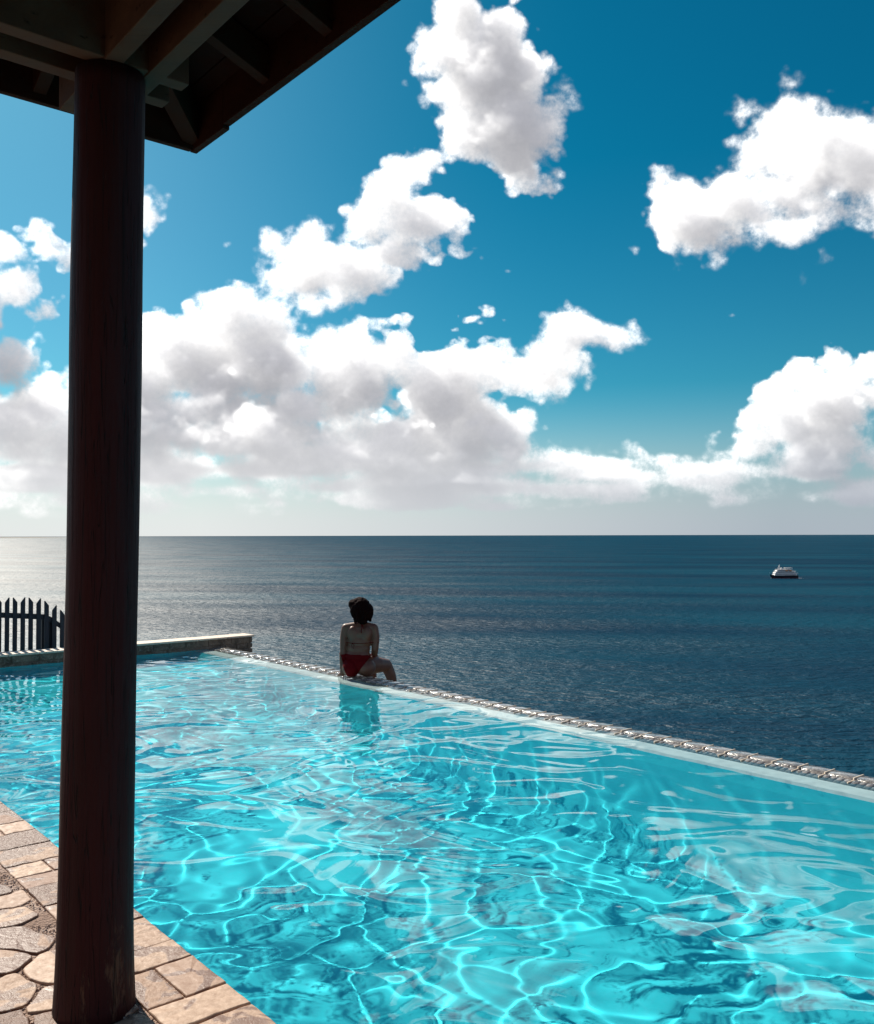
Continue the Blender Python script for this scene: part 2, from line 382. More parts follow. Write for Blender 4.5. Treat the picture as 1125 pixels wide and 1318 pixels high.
# ================================================================== SEA
def build_sea():
    m, t = mat('sea_water'); g = N(t); co = g.coord()
    wind = g.mapping(co, (1, 1, 1), (0, 0, R(12)))
    big = g.noise(g.mapping(wind, (.006, .018, 1)), 1, 4, .6)
    n1 = g.noise(g.mapping(wind, (.10, .20, 1)), 1, 3, .55, .3)
    n2 = g.noise(g.mapping(wind, (.34, .55, 1)), 1, 3, .6, .5)
    n3 = g.noise(g.mapping(wind, (1.1, 1.7, 1)), 1, 3, .6)
    h = g.math('ADD', g.math('MULTIPLY', n1, 2.4), g.math('ADD', g.math('MULTIPLY', n2, .62), g.math('MULTIPLY', n3, .22)))
    st = g.range(big, .35, .65, .7, 1.1)
    nb = g.bump(h, st, 2.3)
    patch = g.noise(g.mapping(wind, (.0012, .006, 1)), 1, 3)
    colr = g.mix(g.range(patch, .40, .60), (.0010, .028, .058), (.0020, .052, .088))
    # wave facets seen at this distance lean towards the viewer, so the reflection stays weak right out to the horizon
    pr = g.principled(colr, .5, nb, 0, .0, IOR=1.333); on = [x for x in t.nodes if x.type == 'OUTPUT_MATERIAL'][0]
    gs = g.n('ShaderNodeBsdfGlossy', distribution='BECKMANN'); g.set(gs.inputs['Roughness'], g.range(big, .3, .7, .52, .57)); g.set(gs.inputs['Normal'], g.bump(h, st, .75))
    mx = g.n('ShaderNodeMixShader'); g.set(mx.inputs[0], g.range(big, .3, .7, .08, .105)); t.links.new(pr.outputs[0], mx.inputs[1]); t.links.new(gs.outputs[0], mx.inputs[2]); t.links.new(mx.outputs[0], on.inputs[0])
    # fan sheet: fine enough near, reaching the horizon
    rs = [0, 40, 90, 160, 300, 600, 1200, 2500, 6000, 15000, 40000, 88000]
    n = 64; verts = [(0, 0, SEA)]; faces = []
    for r in rs[1:]:
        for k in range(n): a = 2 * math.pi * k / n; verts.append((r * math.cos(a), r * math.sin(a), SEA))
    for k in range(n): faces.append((0, 1 + k, 1 + (k + 1) % n))
    for i in range(len(rs) - 2):
        for k in range(n):
            a = 1 + i * n + k; b = 1 + i * n + (k + 1) % n; faces.append((a, a + n, b + n, b))
    tag(mesh_obj('sea', verts, faces, m), kind='structure')
build_sea()

# low headland on the horizon, far left
def build_headland():
    m = simple('headland_rock', (.20, .19, .17), .9, scale=.002)
    D = 24000.0; pts = []
    n = 60; verts = []; faces = []
    for i in range(n + 1):
        px = 96 - (96 + 700) * i / n
        u = (px - 562.5) / F
        hh = 62 * min(1, (i / n * 9)) * (.75 + .5 * mnoise.noise(Vector((i * .23, 1, 0)))) + (150 * max(0, i / n - .2))
        for j, (dy, f) in enumerate(((0, 0), (900, .8), (2200, 1), (4200, .7), (6500, 0))):
            q = (D + dy); verts.append((u * q, q, SEA - 4 + max(hh, .1) * f + (8 * f * mnoise.noise(Vector((i * .6, j, 3))))))
    for i in range(n):
        for j in range(4):
            a = i * 5 + j; faces.append((a, a + 5, a + 6, a + 1))
    tag(mesh_obj('headland', verts, faces, m, smooth=True), kind='structure')
build_headland()

# ================================================================== HILLSIDE under the terrace
def build_hill():
    m, t = mat('dry_hillside'); g = N(t); co = g.coord()
    n1 = g.noise(co, .5, 6, .6); n2 = g.noise(co, 6, 5, .6)
    cc = g.mix(g.range(n1, .4, .6), (.13, .10, .065), (.05, .07, .03)); cc = g.mix(g.range(n2, .5, .8), cc, (.22, .19, .15))
    g.principled(cc, .9, g.bump(n2, .8, .1))
    verts = []; faces = []
    ss = list(np.linspace(-160, 120, 71)); tt = list(np.linspace(-40, 130, 43))
    ss = sorted(set(ss) | {-13.6, -12.9, -11.8, 5}); tt = sorted(set(tt) | {6.0, 6.7, 7.4})
    for s in ss:
        for q in tt:
            d = max(q - 6.9, -13.4 - s, s - 40, 0)
            z = -1.85 - d * .72 + (1.8 * mnoise.noise(Vector((s * .09, q * .09, 0))) * min(1, d / 12) if d > 0 else 0)
            verts.append(ST(s, q, max(z, SEA - 6)))
    nt_ = len(tt)
    for i in range(len(ss) - 1):
        for j in range(nt_ - 1):
            a = i * nt_ + j; faces.append((a, a + nt_, a + nt_ + 1, a + 1))
    tag(mesh_obj('hillside', verts, faces, m, smooth=True), kind='structure')
build_hill()

# ================================================================== POOL
def build_pool():
    m, t = mat('aqua_pool_plaster'); g = N(t); co = g.coord()
    n1 = g.noise(co, 1.4, 4); n2 = g.noise(co, 30, 4)
    cc = g.mix(g.range(n1, .3, .7), (.042, .78, .92), (.058, .82, .95))
    cc = g.mix(g.range(n2, .35, .75), cc, (.07, .80, .95))
    g.principled(cc, .8, g.bump(n2, .15, .004), 0, .2)
    zf = WATER - 1.38
    # floor, near and far walls, side wall, as an inner shell with thickness outside
    bm = bmesh.new()
    tin = 5.36
    zl = WATER - .085
    prof = [(4.55, zf + .003), (4.72, zf + .06), (4.95, zf + .38), (5.15, zf + .84), (5.27, zf + 1.13), (5.359, zl), (5.359, zf - .15), (4.55, zf - .15)]  # floor banked up to the rim, shaped to catch more sun
    ra, rb = [[bm.verts.new(ST(s_, a, z)) for a, z in prof] for s_ in (S0 - .24, S1 + .24)]
    pe = [(S0 + .002, WATER - .45), (S0 + .5, WATER - .50), (S0 + 1.6, WATER - .78), (S0 + 2.8, WATER - 1.12), (S0 + 4.2, zf + .002), (S0 + 4.2, zf - .1), (S0 + .002, zf - .1)]  # ramp at the far end, shaped to lighten the corner under the wall
    ea, eb = [[bm.verts.new(ST(a, t_, z)) for a, z in pe] for t_ in (T0, 5.30)]
    for k in range(7): bm.faces.new((ea[k], ea[(k + 1) % 7], eb[(k + 1) % 7], eb[k]))
    bm.faces.new(ea[::-1]); bm.faces.new(eb)
    for k in range(8): bm.faces.new((ra[k], ra[(k + 1) % 8], rb[(k + 1) % 8], rb[k]))
    bm.faces.new(ra[::-1]); bm.faces.new(rb); bmesh.ops.recalc_face_normals(bm, faces=bm.faces)
    stbox(bm, S0 - .25, S1 + .25, T0 - .25, tin + .02, zf - .2, zf)              # floor slab
    stbox(bm, S0 - .25, S0 + .004, T0 - .02, tin + .3, zf + .002, WATER - .035)     # far end
    stbox(bm, S1, S1 + .25, T0 - .02, tin + .02, zf + .002, WATER + .02)           # near end
    stbox(bm, S0 - .25, S1 + .25, T0 - .25, T0 + .004, zf + .002, DECK - .05)      # under the coping
    b = bm_obj('pool_basin', bm, m); tag(b, kind='structure'); b.cycles.is_caustics_receiver = True
    # water surface: real ripples
    m, t = mat('pool_water_surface'); g = N(t)
    gl = g.n('ShaderNodeBsdfGlass'); gl.inputs['Color'].default_value = (.93, 1, 1, 1); gl.inputs['Roughness'].default_value = 0; gl.inputs['IOR'].default_value = 1.333
    o_ = g.n('ShaderNodeOutputMaterial'); t.links.new(gl.outputs[0], o_.inputs[0])
    ds = .015
    ns = int((S1 - S0) / ds) + 1; ntt = int((5.622 - T0) / ds) + 1
    s = np.linspace(S0 + .004, S1, ns); q = np.linspace(T0 + .006, 5.622, ntt)
    Sg, Tg = np.meshgrid(s, q, indexing='ij')
    rs = np.random.RandomState(3); H = np.zeros_like(Sg)
    wx = .05 * np.sin(1.9 * Sg + 1.1 * Tg + .4) + .04 * np.sin(3.1 * Tg - 2.3 * Sg + 2) + .018 * np.sin(9 * Sg + 5 * Tg) ; wy = .05 * np.sin(2.2 * Tg - 1.3 * Sg + 1) + .04 * np.sin(2.7 * Sg + 1.7 * Tg) + .018 * np.sin(8 * Tg - 6 * Sg + 1)
    SW, TW = Sg + wx, Tg + wy
    def field(lo, hi, n):
        f = np.zeros_like(Sg)
        for k in range(n):
            kk = 2 * math.pi / rs.uniform(lo, hi); th = rs.rand() * 2 * math.pi
            f += np.sin(kk * (math.cos(th) * SW + math.sin(th) * TW) + rs.rand() * 6.283)
        return f
    # long, low swell and small chop
    for k in range(48):
        lam = .16 * (1.1 / .16) ** (rs.rand() ** 1.0); kk = 2 * math.pi / lam; th = rs.rand() * 2 * math.pi
        H += CHOP * math.sqrt(2 / 48) / kk * np.sin(kk * (math.cos(th) * SW + math.sin(th) * TW) + rs.rand() * 6.283)
    # narrow wandering crests: these are what gather the sunlight into thin lines on the floor
    for lo, hi, sg_, amp in CRESTS:
        f = field(lo, hi, 9); gs, gt = np.gradient(f, ds, ds); gm = np.sqrt(gs * gs + gt * gt) + 2.2
        md = np.clip(.62 + .28 * field(.9, 2.2, 5) / 1.6, .05, 1.25)
        H += amp * md * np.exp(-.5 * (f / gm / sg_) ** 2)
    gust = .95 + .10 * np.sin(.7 * Sg + .9 * Tg + 1) * np.sin(.9 * Sg - 1.1 * Tg) + .25 * np.clip((-Sg - 6) / 5, 0, 1)
    gust *= 1 - .55 * np.clip((Tg - 4.0) / 1.2, 0, 1) * np.clip((Sg + 7) / 4, 0, 1)     # calmer by the overflow edge, right-hand side
    H *= gust * (1 - .55 * np.clip((Tg - 5.3) / .25, 0, 1))
    H -= H.mean()
    P = np.stack([DS.x * Sg + DT.x * Tg, DS.y * Sg + DT.y * Tg, WATER + H], -1).reshape(-1, 3).astype(np.float32)
    idx = np.arange(ns * ntt).reshape(ns, ntt)
    f = np.stack([idx[:-1, :-1], idx[1:, :-1], idx[1:, 1:], idx[:-1, 1:]], -1).reshape(-1, 4)
    me = bpy.data.meshes.new('pool_water')
    me.vertices.add(len(P)); me.vertices.foreach_set('co', P.ravel())
    me.loops.add(f.size); me.loops.foreach_set('vertex_index', f.ravel().astype(np.int32))
    me.polygons.add(len(f)); me.polygons.foreach_set('loop_start', np.arange(0, f.size, 4, dtype=np.int32))
    me.update(); me.polygons.foreach_set('use_smooth', [True] * len(me.polygons)); me.materials.append(m)
    w_ = link(bpy.data.objects.new('pool_water', me)); tag(w_, kind='structure'); w_.cycles.is_caustics_caster = True
CHOP = .014; CRESTS = ((.60, 1.2, .032, .0036), (.95, 1.8, .038, .0043), (.45, .9, .026, .0018))
build_pool()

# ------------------------------------------------------------------ overflow rim
def build_rim():
    root = empty('overflow_rim', ST((S0 + S1) / 2, 5.6, WATER)); root['category'] = 'pool edge'
    root['label'] = 'wet tiled overflow edge of the infinity pool between pool water and sea'
    inv = Matrix.Translation(-root.location)
    def fin(o): o.data.transform(inv); return o
    ms = simple('pale_ledge_plaster', (.74, .86, .86), .6, var=.1, scale=14)
    # submerged pale ledge + body wall down outside
    bm = bmesh.new()
    prof = [(5.355, -1.50), (5.357, -.110), (5.405, -.058), (5.58, -.052), (5.60, -.20), (5.78, -.20), (5.78, -2.3), (5.5, -2.3)]
    rings = []
    n = 200
    for i in range(n + 1):
        s = S0 + (S1 + .2 - S0) * i / n
        j = .016 * mnoise.noise(Vector((s * 1.3, 0, 0))) + .006 * mnoise.noise(Vector((s * 6, 3, 0)))
        rings.append([bm.verts.new(ST(s, a + (j if 1 <= k <= 2 else 0), z + (WATER if k < 5 else 0))) for k, (a, z) in enumerate(prof)])
    for i in range(n):
        for k in range(len(prof) - 1): bm.faces.new((rings[i][k], rings[i][k + 1], rings[i + 1][k + 1], rings[i + 1][k]))
    o = fin(bm_obj('ledge', bm, ms, root)); o.cycles.is_caustics_receiver = True
    # tile course: each tile a bevelled, slightly tilted block with ribs
    m, t = mat('wet_rim_tile'); g = N(t); co = g.coord()
    at = g.n('ShaderNodeAttribute', attribute_name='tone').outputs['Fac']
    n1 = g.noise(co, 45, 4, .6); n2 = g.noise(co, 220, 3)
    cc = g.mix(at, (.09, .08, .07), (.30, .27, .24)); cc = g.mix(g.range(n1, .4, .7), cc, (.46, .41, .36))
    g.principled(cc, g.range(n1, .3, .7, .05, .22), g.bump(g.math('ADD', n1, g.math('MULTIPLY', n2, .3)), .5, .01), 0, .8, Coat_Weight=1.0, Coat_Roughness=.05)
    bm = bmesh.new(); rnd = random.Random(5); tones = []
    s = S0 + .01
    while s < S1:
        L = .172 + rnd.uniform(-.006, .006)
        def loft(a0, a1, pr, rd):
            v0 = len(bm.verts); ring = []
            for a, sh in ((a0, -rd), (a0 + rd, -.0008), ((a0 + a1) / 2, .0012), (a1 - rd, -.0008), (a1, -rd)):
                ring.append([bm.verts.new(ST(a, pa, WATER + pz + sh)) for pa, pz in pr])
            for i in range(4):
                for k in range(len(pr) - 1): bm.faces.new((ring[i][k], ring[i][k + 1], ring[i + 1][k + 1], ring[i + 1][k]))
            bm.faces.new(ring[0][::-1]); bm.faces.new(ring[-1]); tn = rnd.random(); tones.extend([tn] * (len(bm.verts) - v0))
        dz = rnd.uniform(-.001, .002)
        loft(s, s + L, [(5.652, -.06), (5.656, .006), (5.668, .012 + dz), (5.70, .016 + dz), (5.765, .014 + dz), (5.782, .004), (5.785, -.12)], .002)
        for b in range(4):
            a0 = s + L * b / 4 + .001; a1 = s + L * (b + 1) / 4 - .001; dz = rnd.uniform(-.005, .002)
            loft(a0, a1, [(5.560, -.08), (5.568, -.018 + dz), (5.592, -.002 + dz), (5.625, .006 + dz), (5.646, .006 + dz), (5.649, -.06)], .005)
        # grout joint stands slightly proud
        v0 = len(bm.verts); f0 = len(bm.faces)
        stbox(bm, s + L + .001, s + L + .009, 5.650, 5.780, WATER - .06, WATER + .0165 + rnd.uniform(0, .002))
        stbox(bm, s + L + .001, s + L + .009, 5.570, 5.650, WATER - .06, WATER + .004 + rnd.uniform(0, .003))
        bm.faces.ensure_lookup_table()
        for q_ in range(f0, len(bm.faces)): bm.faces[q_].material_index = 1
        tones.extend([.5] * (len(bm.verts) - v0))
        s += L + .010
    o = bm_obj('tile_course', bm, m, root, smooth=True)
    a = o.data.attributes.new('tone', 'FLOAT', 'POINT'); a.data.foreach_set('value', tones); fin(o); o.cycles.is_caustics_receiver = True
    o.data.materials.append(simple('cream_grout', (.62, .52, .40), .6, scale=60))
build_rim()

# ------------------------------------------------------------------ stone materials
def stone_mat(name, tone_lo, tone_hi, wet=.45, rough_b=.6):
    m, t = mat(name); g = N(t); co = g.coord()
    at = g.n('ShaderNodeAttribute', attribute_name='tone'); sp = g.n('ShaderNodeSeparateColor'); t.links.new(at.outputs['Color'], sp.inputs[0])
    tone, rg, off = sp.outputs[0], sp.outputs[1], sp.outputs[2]
    ofs = g.n('ShaderNodeVectorMath', operation='ADD'); g.set(ofs.inputs[0], co)
    cmb = g.n('ShaderNodeCombineXYZ'); g.set(cmb.inputs[0], g.math('MULTIPLY', off, 37)); g.set(cmb.inputs[1], g.math('MULTIPLY', tone, 19)); t.links.new(cmb.outputs[0], ofs.inputs[1])
    p = ofs.outputs[0]
    n1 = g.noise(p, 7, 5, .55, .6); n2 = g.noise(p, 38, 6, .65); n3 = g.noise(p, 160, 3); nw = g.noise(p, 5.2, 3, .5, .9)
    base = g.mix(tone, tone_lo, tone_hi); base = g.mix(g.range(n2, .35, .7, 0, .55), base, tuple(x * .72 for x in tone_lo))
    base = g.mix(g.range(n1, .55, .75, 0, .5), base, (.40, .25, .15))
    wetm = g.range(g.math('ADD', nw, g.math('MULTIPLY', g.math('SUBTRACT', rg, .5), .30)), .505, .530)
    wetm = g.math('MULTIPLY', wetm, wet * 2, clamp=True)
    wc = g.mix(.5, base, (.19, .10, .062), 'MIX'); wc = g.mix(1.0, wc, (.55, .43, .38), 'MULTIPLY')
    cc = g.mix(wetm, base, wc)
    rr = g.math('ADD', g.math('MULTIPLY', wetm, -.20), g.range(n2, .3, .7, .5, .72))
    hh = g.math('ADD', g.math('MULTIPLY', n2, g.range(rg, .3, 1, .25, 1.8)), g.math('MULTIPLY', n3, .12))
    g.principled(cc, rr, g.bump(hh, rough_b, .012), 0, .5); return m

MS = stone_mat('sandstone_paver', (.27, .140, .085), (.56, .385, .265))

def add_stone(bm, poly, z0, z1, tones, rnd, dome=.004, bev=.006, tri=False):
    """rounded flat stone from an outline (list of s,t): bevelled rim, uneven top"""
    n = len(poly); cx = sum(p[0] for p in poly) / n; cy = sum(p[1] for p in poly) / n
    tilt = (rnd.uniform(-.012, .012), rnd.uniform(-.012, .012)); zz = rnd.uniform(-.002, .003)
    v0 = len(bm.verts)
    rings = []
    for k, (ins, z) in enumerate(((0, z0), (0, z1 - bev), (bev * .35, z1 - bev * .3), (bev, z1), (bev * 3.5, z1 + dome * .6))):
        r = []
        for (a, b) in poly:
            dx, dy = a - cx, b - cy; L = math.hypot(dx, dy) or 1; f = max(.2, 1 - ins / L)
            jj = .0035 * mnoise.noise(Vector((a * 22, b * 22, 1))) if k else 0
            x, y = cx + dx * f, cy + dy * f
            r.append(bm.verts.new(ST(x, y, z + (zz + dx * f * tilt[0] + dy * f * tilt[1] + jj if k else 0))))
        rings.append(r)
    for i in range(len(rings) - 1):
        for k in range(n): bm.faces.new((rings[i][k], rings[i][(k + 1) % n], rings[i + 1][(k + 1) % n], rings[i + 1][k]))
    c_ = bm.verts.new(ST(cx, cy, z1 + dome + zz))
    for k in range(n): bm.faces.new((rings[-1][k], rings[-1][(k + 1) % n], c_))
    tn = (rnd.random(), rnd.random(), rnd.random(), 1)
    tones += [tn] * (len(bm.verts) - v0)
def set_tones(o, tones):
    a = o.data.attributes.new('tone', 'FLOAT_COLOR', 'POINT'); a.data.foreach_set('color', np.array(tones, np.float32).ravel())
def subdiv_poly(poly, step=.03):
    r = []
    for i in range(len(poly)):
        a, b = poly[i], poly[(i + 1) % len(poly)]; L = math.hypot(b[0] - a[0], b[1] - a[1]); n = max(1, int(L / step))
        for k in range(n): r.append((a[0] + (b[0] - a[0]) * k / n, a[1] + (b[1] - a[1]) * k / n))
    return r
def chaikin(poly, it=2, f=.22):
    for _ in range(it):
        q = []
        for i in range(len(poly)):
            a, b = poly[i], poly[(i + 1) % len(poly)]
            q.append((a[0] + (b[0] - a[0]) * f, a[1] + (b[1] - a[1]) * f)); q.append((b[0] + (a[0] - b[0]) * f, b[1] + (a[1] - b[1]) * f))
        poly = q
    return poly

def build_deck():
    # mortar bed with embedded grit
    m, t = mat('gritty_mortar'); g = N(t); co = g.coord()
    n1 = g.noise(co, 60, 5, .7); vo = g.n('ShaderNodeTexVoronoi'); vo.inputs['Scale'].default_value = 75; g.set(vo.inputs[0], co)
    n2 = g.noise(co, 4, 3)
    cc = g.mix(g.range(n1, .35, .65), (.26, .15, .105), (.48, .32, .23)); cc = g.mix(g.range(n2, .45, .6), cc, (.24, .14, .095))
    g.principled(cc, g.range(n2, .4, .6, .35, .75), g.bump(g.math('ADD', vo.outputs[0], n1), .9, .012), 0, .5)
    bm = bmesh.new(); stbox(bm, S0 - .1, S1 + 1, -7, T0 - .012, -1.4, -.0075)
    tag(bm_obj('pool_deck', bm, m), kind='structure')
    # coping band
    rnd = random.Random(21)
    bm = bmesh.new(); tones = []
    js = [-2.34, -2.51, -2.676, -2.845, -3.11, -3.28, -3.55, -3.74, -3.90, -4.14, -4.30]
    while js[-1] > S0 - .05: js.append(js[-1] - rnd.choice((.15, .17, .19, .24, .27)))
    up = [js[0]]
    while up[-1] < S1 + .2: up.append(up[-1] + rnd.choice((.15, .17, .19, .24, .27)))
    js = js[::-1] + up[1:]
    TI = 1.175
    for i in range(len(js) - 1):
        a, b = js[i] + .0045, js[i + 1] - .0045
        sp = abs(js[i] + 3.11) < .01 or rnd.random() < .33
        if sp and abs(js[i] + 2.845) > .01:
            mid = 1.31 + rnd.uniform(-.03, .03); parts = [(TI, mid - .004), (mid + .004, T0)]
        else: parts = [(TI, T0)]
        for (p, q) in parts:
            poly = subdiv_poly([(a, p), (b, p), (b, q), (a, q)], .035)
            poly = [(x + .004 * mnoise.noise(Vector((x * 17, y * 17, 5))), min(y + .004 * mnoise.noise(Vector((x * 17, y * 17, 9))), T0 - .001)) for x, y in poly]
            add_stone(bm, poly, -.06, 0, tones, rnd, dome=.001, bev=.005)
    o = bm_obj('pool_coping', bm, MS, smooth=False); set_tones(o, tones); tag(o, kind='structure')
    # irregular flagstones behind
    bm = bmesh.new(); tones = []
    cell = .24; pts = []
    for i in range(int((S1 - S0) / cell) + 3):
        for j in range(-30, 5):
            pts.append((S0 + (i + (.5 if j % 2 else 0) + rnd.uniform(-.5, .5)) * cell, 1.02 + (j * .86 + rnd.uniform(-.5, .5)) * cell))
    grid = {}
    for p in pts: grid.setdefault((int(p[0] // cell), int(p[1] // cell)), []).append(p)
    for p in pts:
        if p[1] > TI - .03 or p[1] < -5.5: continue
        poly = [(p[0] + dx * .4, p[1] + dy * .4) for dx, dy in ((-1, -1), (1, -1), (1, 1), (-1, 1))]
        lines = [((0, TI - .012), (0, 1))]
        gx, gy = int(p[0] // cell), int(p[1] // cell)
        cand = [q for a in range(-2, 3) for b in range(-2, 3) for q in grid.get((gx + a, gy + b), []) if q is not p]
        def clip(poly, c0, nn):
            r = []
            for i in range(len(poly)):
                A, B = poly[i], poly[(i + 1) % len(poly)]
                da = (A[0] - c0[0]) * nn[0] + (A[1] - c0[1]) * nn[1]; db = (B[0] - c0[0]) * nn[0] + (B[1] - c0[1]) * nn[1]
                if da <= 0: r.append(A)
                if da * db < 0: k = da / (da - db); r.append((A[0] + (B[0] - A[0]) * k, A[1] + (B[1] - A[1]) * k))
            return r
        ok = True
        for q in cand:
            d = (q[0] - p[0], q[1] - p[1]); L = math.hypot(*d)
            if L < 1e-6: continue
            nn = (d[0] / L, d[1] / L); gap = .006
            poly = clip(poly, (p[0] + d[0] / 2 - nn[0] * gap, p[1] + d[1] / 2 - nn[1] * gap), nn)
            if len(poly) < 3: ok = False; break
        if not ok: continue
        poly = clip(poly, (0, TI - .012), (0, 1))
        if len(poly) < 3: continue
        ar = .5 * abs(sum(poly[i][0] * poly[(i + 1) % len(poly)][1] - poly[(i + 1) % len(poly)][0] * poly[i][1] for i in range(len(poly))))
        if ar < .006: continue
        if rnd.random() < .03: continue          # patches of bare grit
        poly = subdiv_poly(chaikin(poly, 2, .13), .03)
        poly = [(x + .012 * mnoise.noise(Vector((x * 13, y * 13, 2))), y + .012 * mnoise.noise(Vector((x * 13, y * 13, 7)))) for x, y in poly]
        add_stone(bm, poly, -.05, .001, tones, rnd, dome=.001, bev=.0045)
    o = bm_obj('flagstones', bm, MS); set_tones(o, tones); tag(o, kind='structure')
    # wet grit pressed in the joints near the camera: uncountable
    bm = bmesh.new(); tones = []
    for k in range(16000):
        s = rnd.uniform(-6.0, -2.3); q = rnd.uniform(.45, TI + .01) if k % 9 else rnd.uniform(TI, T0 - .02)
        if mnoise.noise(Vector((s * 5, q * 5, 4))) < -.12: continue
        r = rnd.uniform(.0022, .006) * (1 if k % 9 else .5); z = -.0075 + r * .3 if k % 9 else -.004
        c0 = ST(s, q, z); v0 = len(bm.verts)
        a = rnd.uniform(0, 3.14); vs = []
        for th in range(5):
            g_ = a + th * 1.2566; vs.append(bm.verts.new(c0 + Vector((math.cos(g_) * r * rnd.uniform(.7, 1.2), math.sin(g_) * r * rnd.uniform(.7, 1.2), rnd.uniform(-.2, .2) * r))))
        top = bm.verts.new(c0 + Vector((rnd.uniform(-.4, .4) * r, rnd.uniform(-.4, .4) * r, r * .8)))
        for i in range(5): bm.faces.new((vs[i], vs[(i + 1) % 5], top))
        tn = rnd.random(); tones += [tn] * 6
    m, t = mat('wet_grit'); g = N(t); at = g.n('ShaderNodeAttribute', attribute_name='tone').outputs['Fac']
    cc = g.ramp(at, [(0, (.10, .055, .04)), (.35, (.32, .19, .13)), (.75, (.55, .40, .30)), (1, (.8, .68, .58))])
    g.principled(cc, .16, None, 0, .9)
    o = bm_obj('grit', bm, m); a = o.data.attributes.new('tone', 'FLOAT', 'POINT'); a.data.foreach_set('value', tones)
    tag(o, 'loose wet stone grit lying in the joints between the flagstones', 'gravel', kind='stuff')
build_deck()

# ------------------------------------------------------------------ end wall
def build_end_wall():
    loc = ST(S0 - .1, 2.5, -.1); root = empty('end_wall', loc)
    tag(root, 'low brown stone wall with a pale cap closing the far left end of the pool', 'wall'); inv = Matrix.Translation(-loc)
    m, t = mat('weathered_wall_stone'); g = N(t); co = g.coord()
    n1 = g.noise(co, 6, 5, .6); n2 = g.noise(co, 35, 6, .65)
    br = g.mix(g.range(n1, .35, .65), (.10, .075, .055), (.26, .19, .14)); br = g.mix(g.range(n2, .5, .75), br, (.36, .30, .25))
    g.principled(br, .75, g.bump(n2, .8, .015), 0, .3)
    bm = bmesh.new(); rnd = random.Random(2)
    s_a = S0 - .22
    q = -7.0; stbox(bm, s_a + .02, S0 - .012, -7, 6.21, -2.3, .085)
    rows = ((-.20, -.07), (-.06, .0), (.008, .088))
    for z0, z1 in rows:
        q = -2.0
        while q < 6.22:
            L = min(rnd.uniform(.16, .42), 6.235 - q)
            if L > .03: stbox(bm, S0 - .03, S0 - .002 + rnd.uniform(-.004, .006), q + .003, q + L - .005, z0, z1 - .003, .005)
            q += L
    o = bm_obj('stone_courses', bm, m, root); o.data.transform(inv)
    bm = bmesh.new(); q = -7.0
    while q < 6.24:
        L = min(rnd.uniform(.35, .6), 6.25 - q)
        if L > .03: stbox(bm, S0 - .27, S0 + .022 + rnd.uniform(-.003, .003), q + .002, q + L - .003, .089, .113 + rnd.uniform(-.002, .003), .005)
        q += L
    o = bm_obj('wall_cap', bm, simple('pale_cap_stone', (.72, .60, .48), .6, scale=18, bump=.3), root); o.data.transform(inv)
build_end_wall()

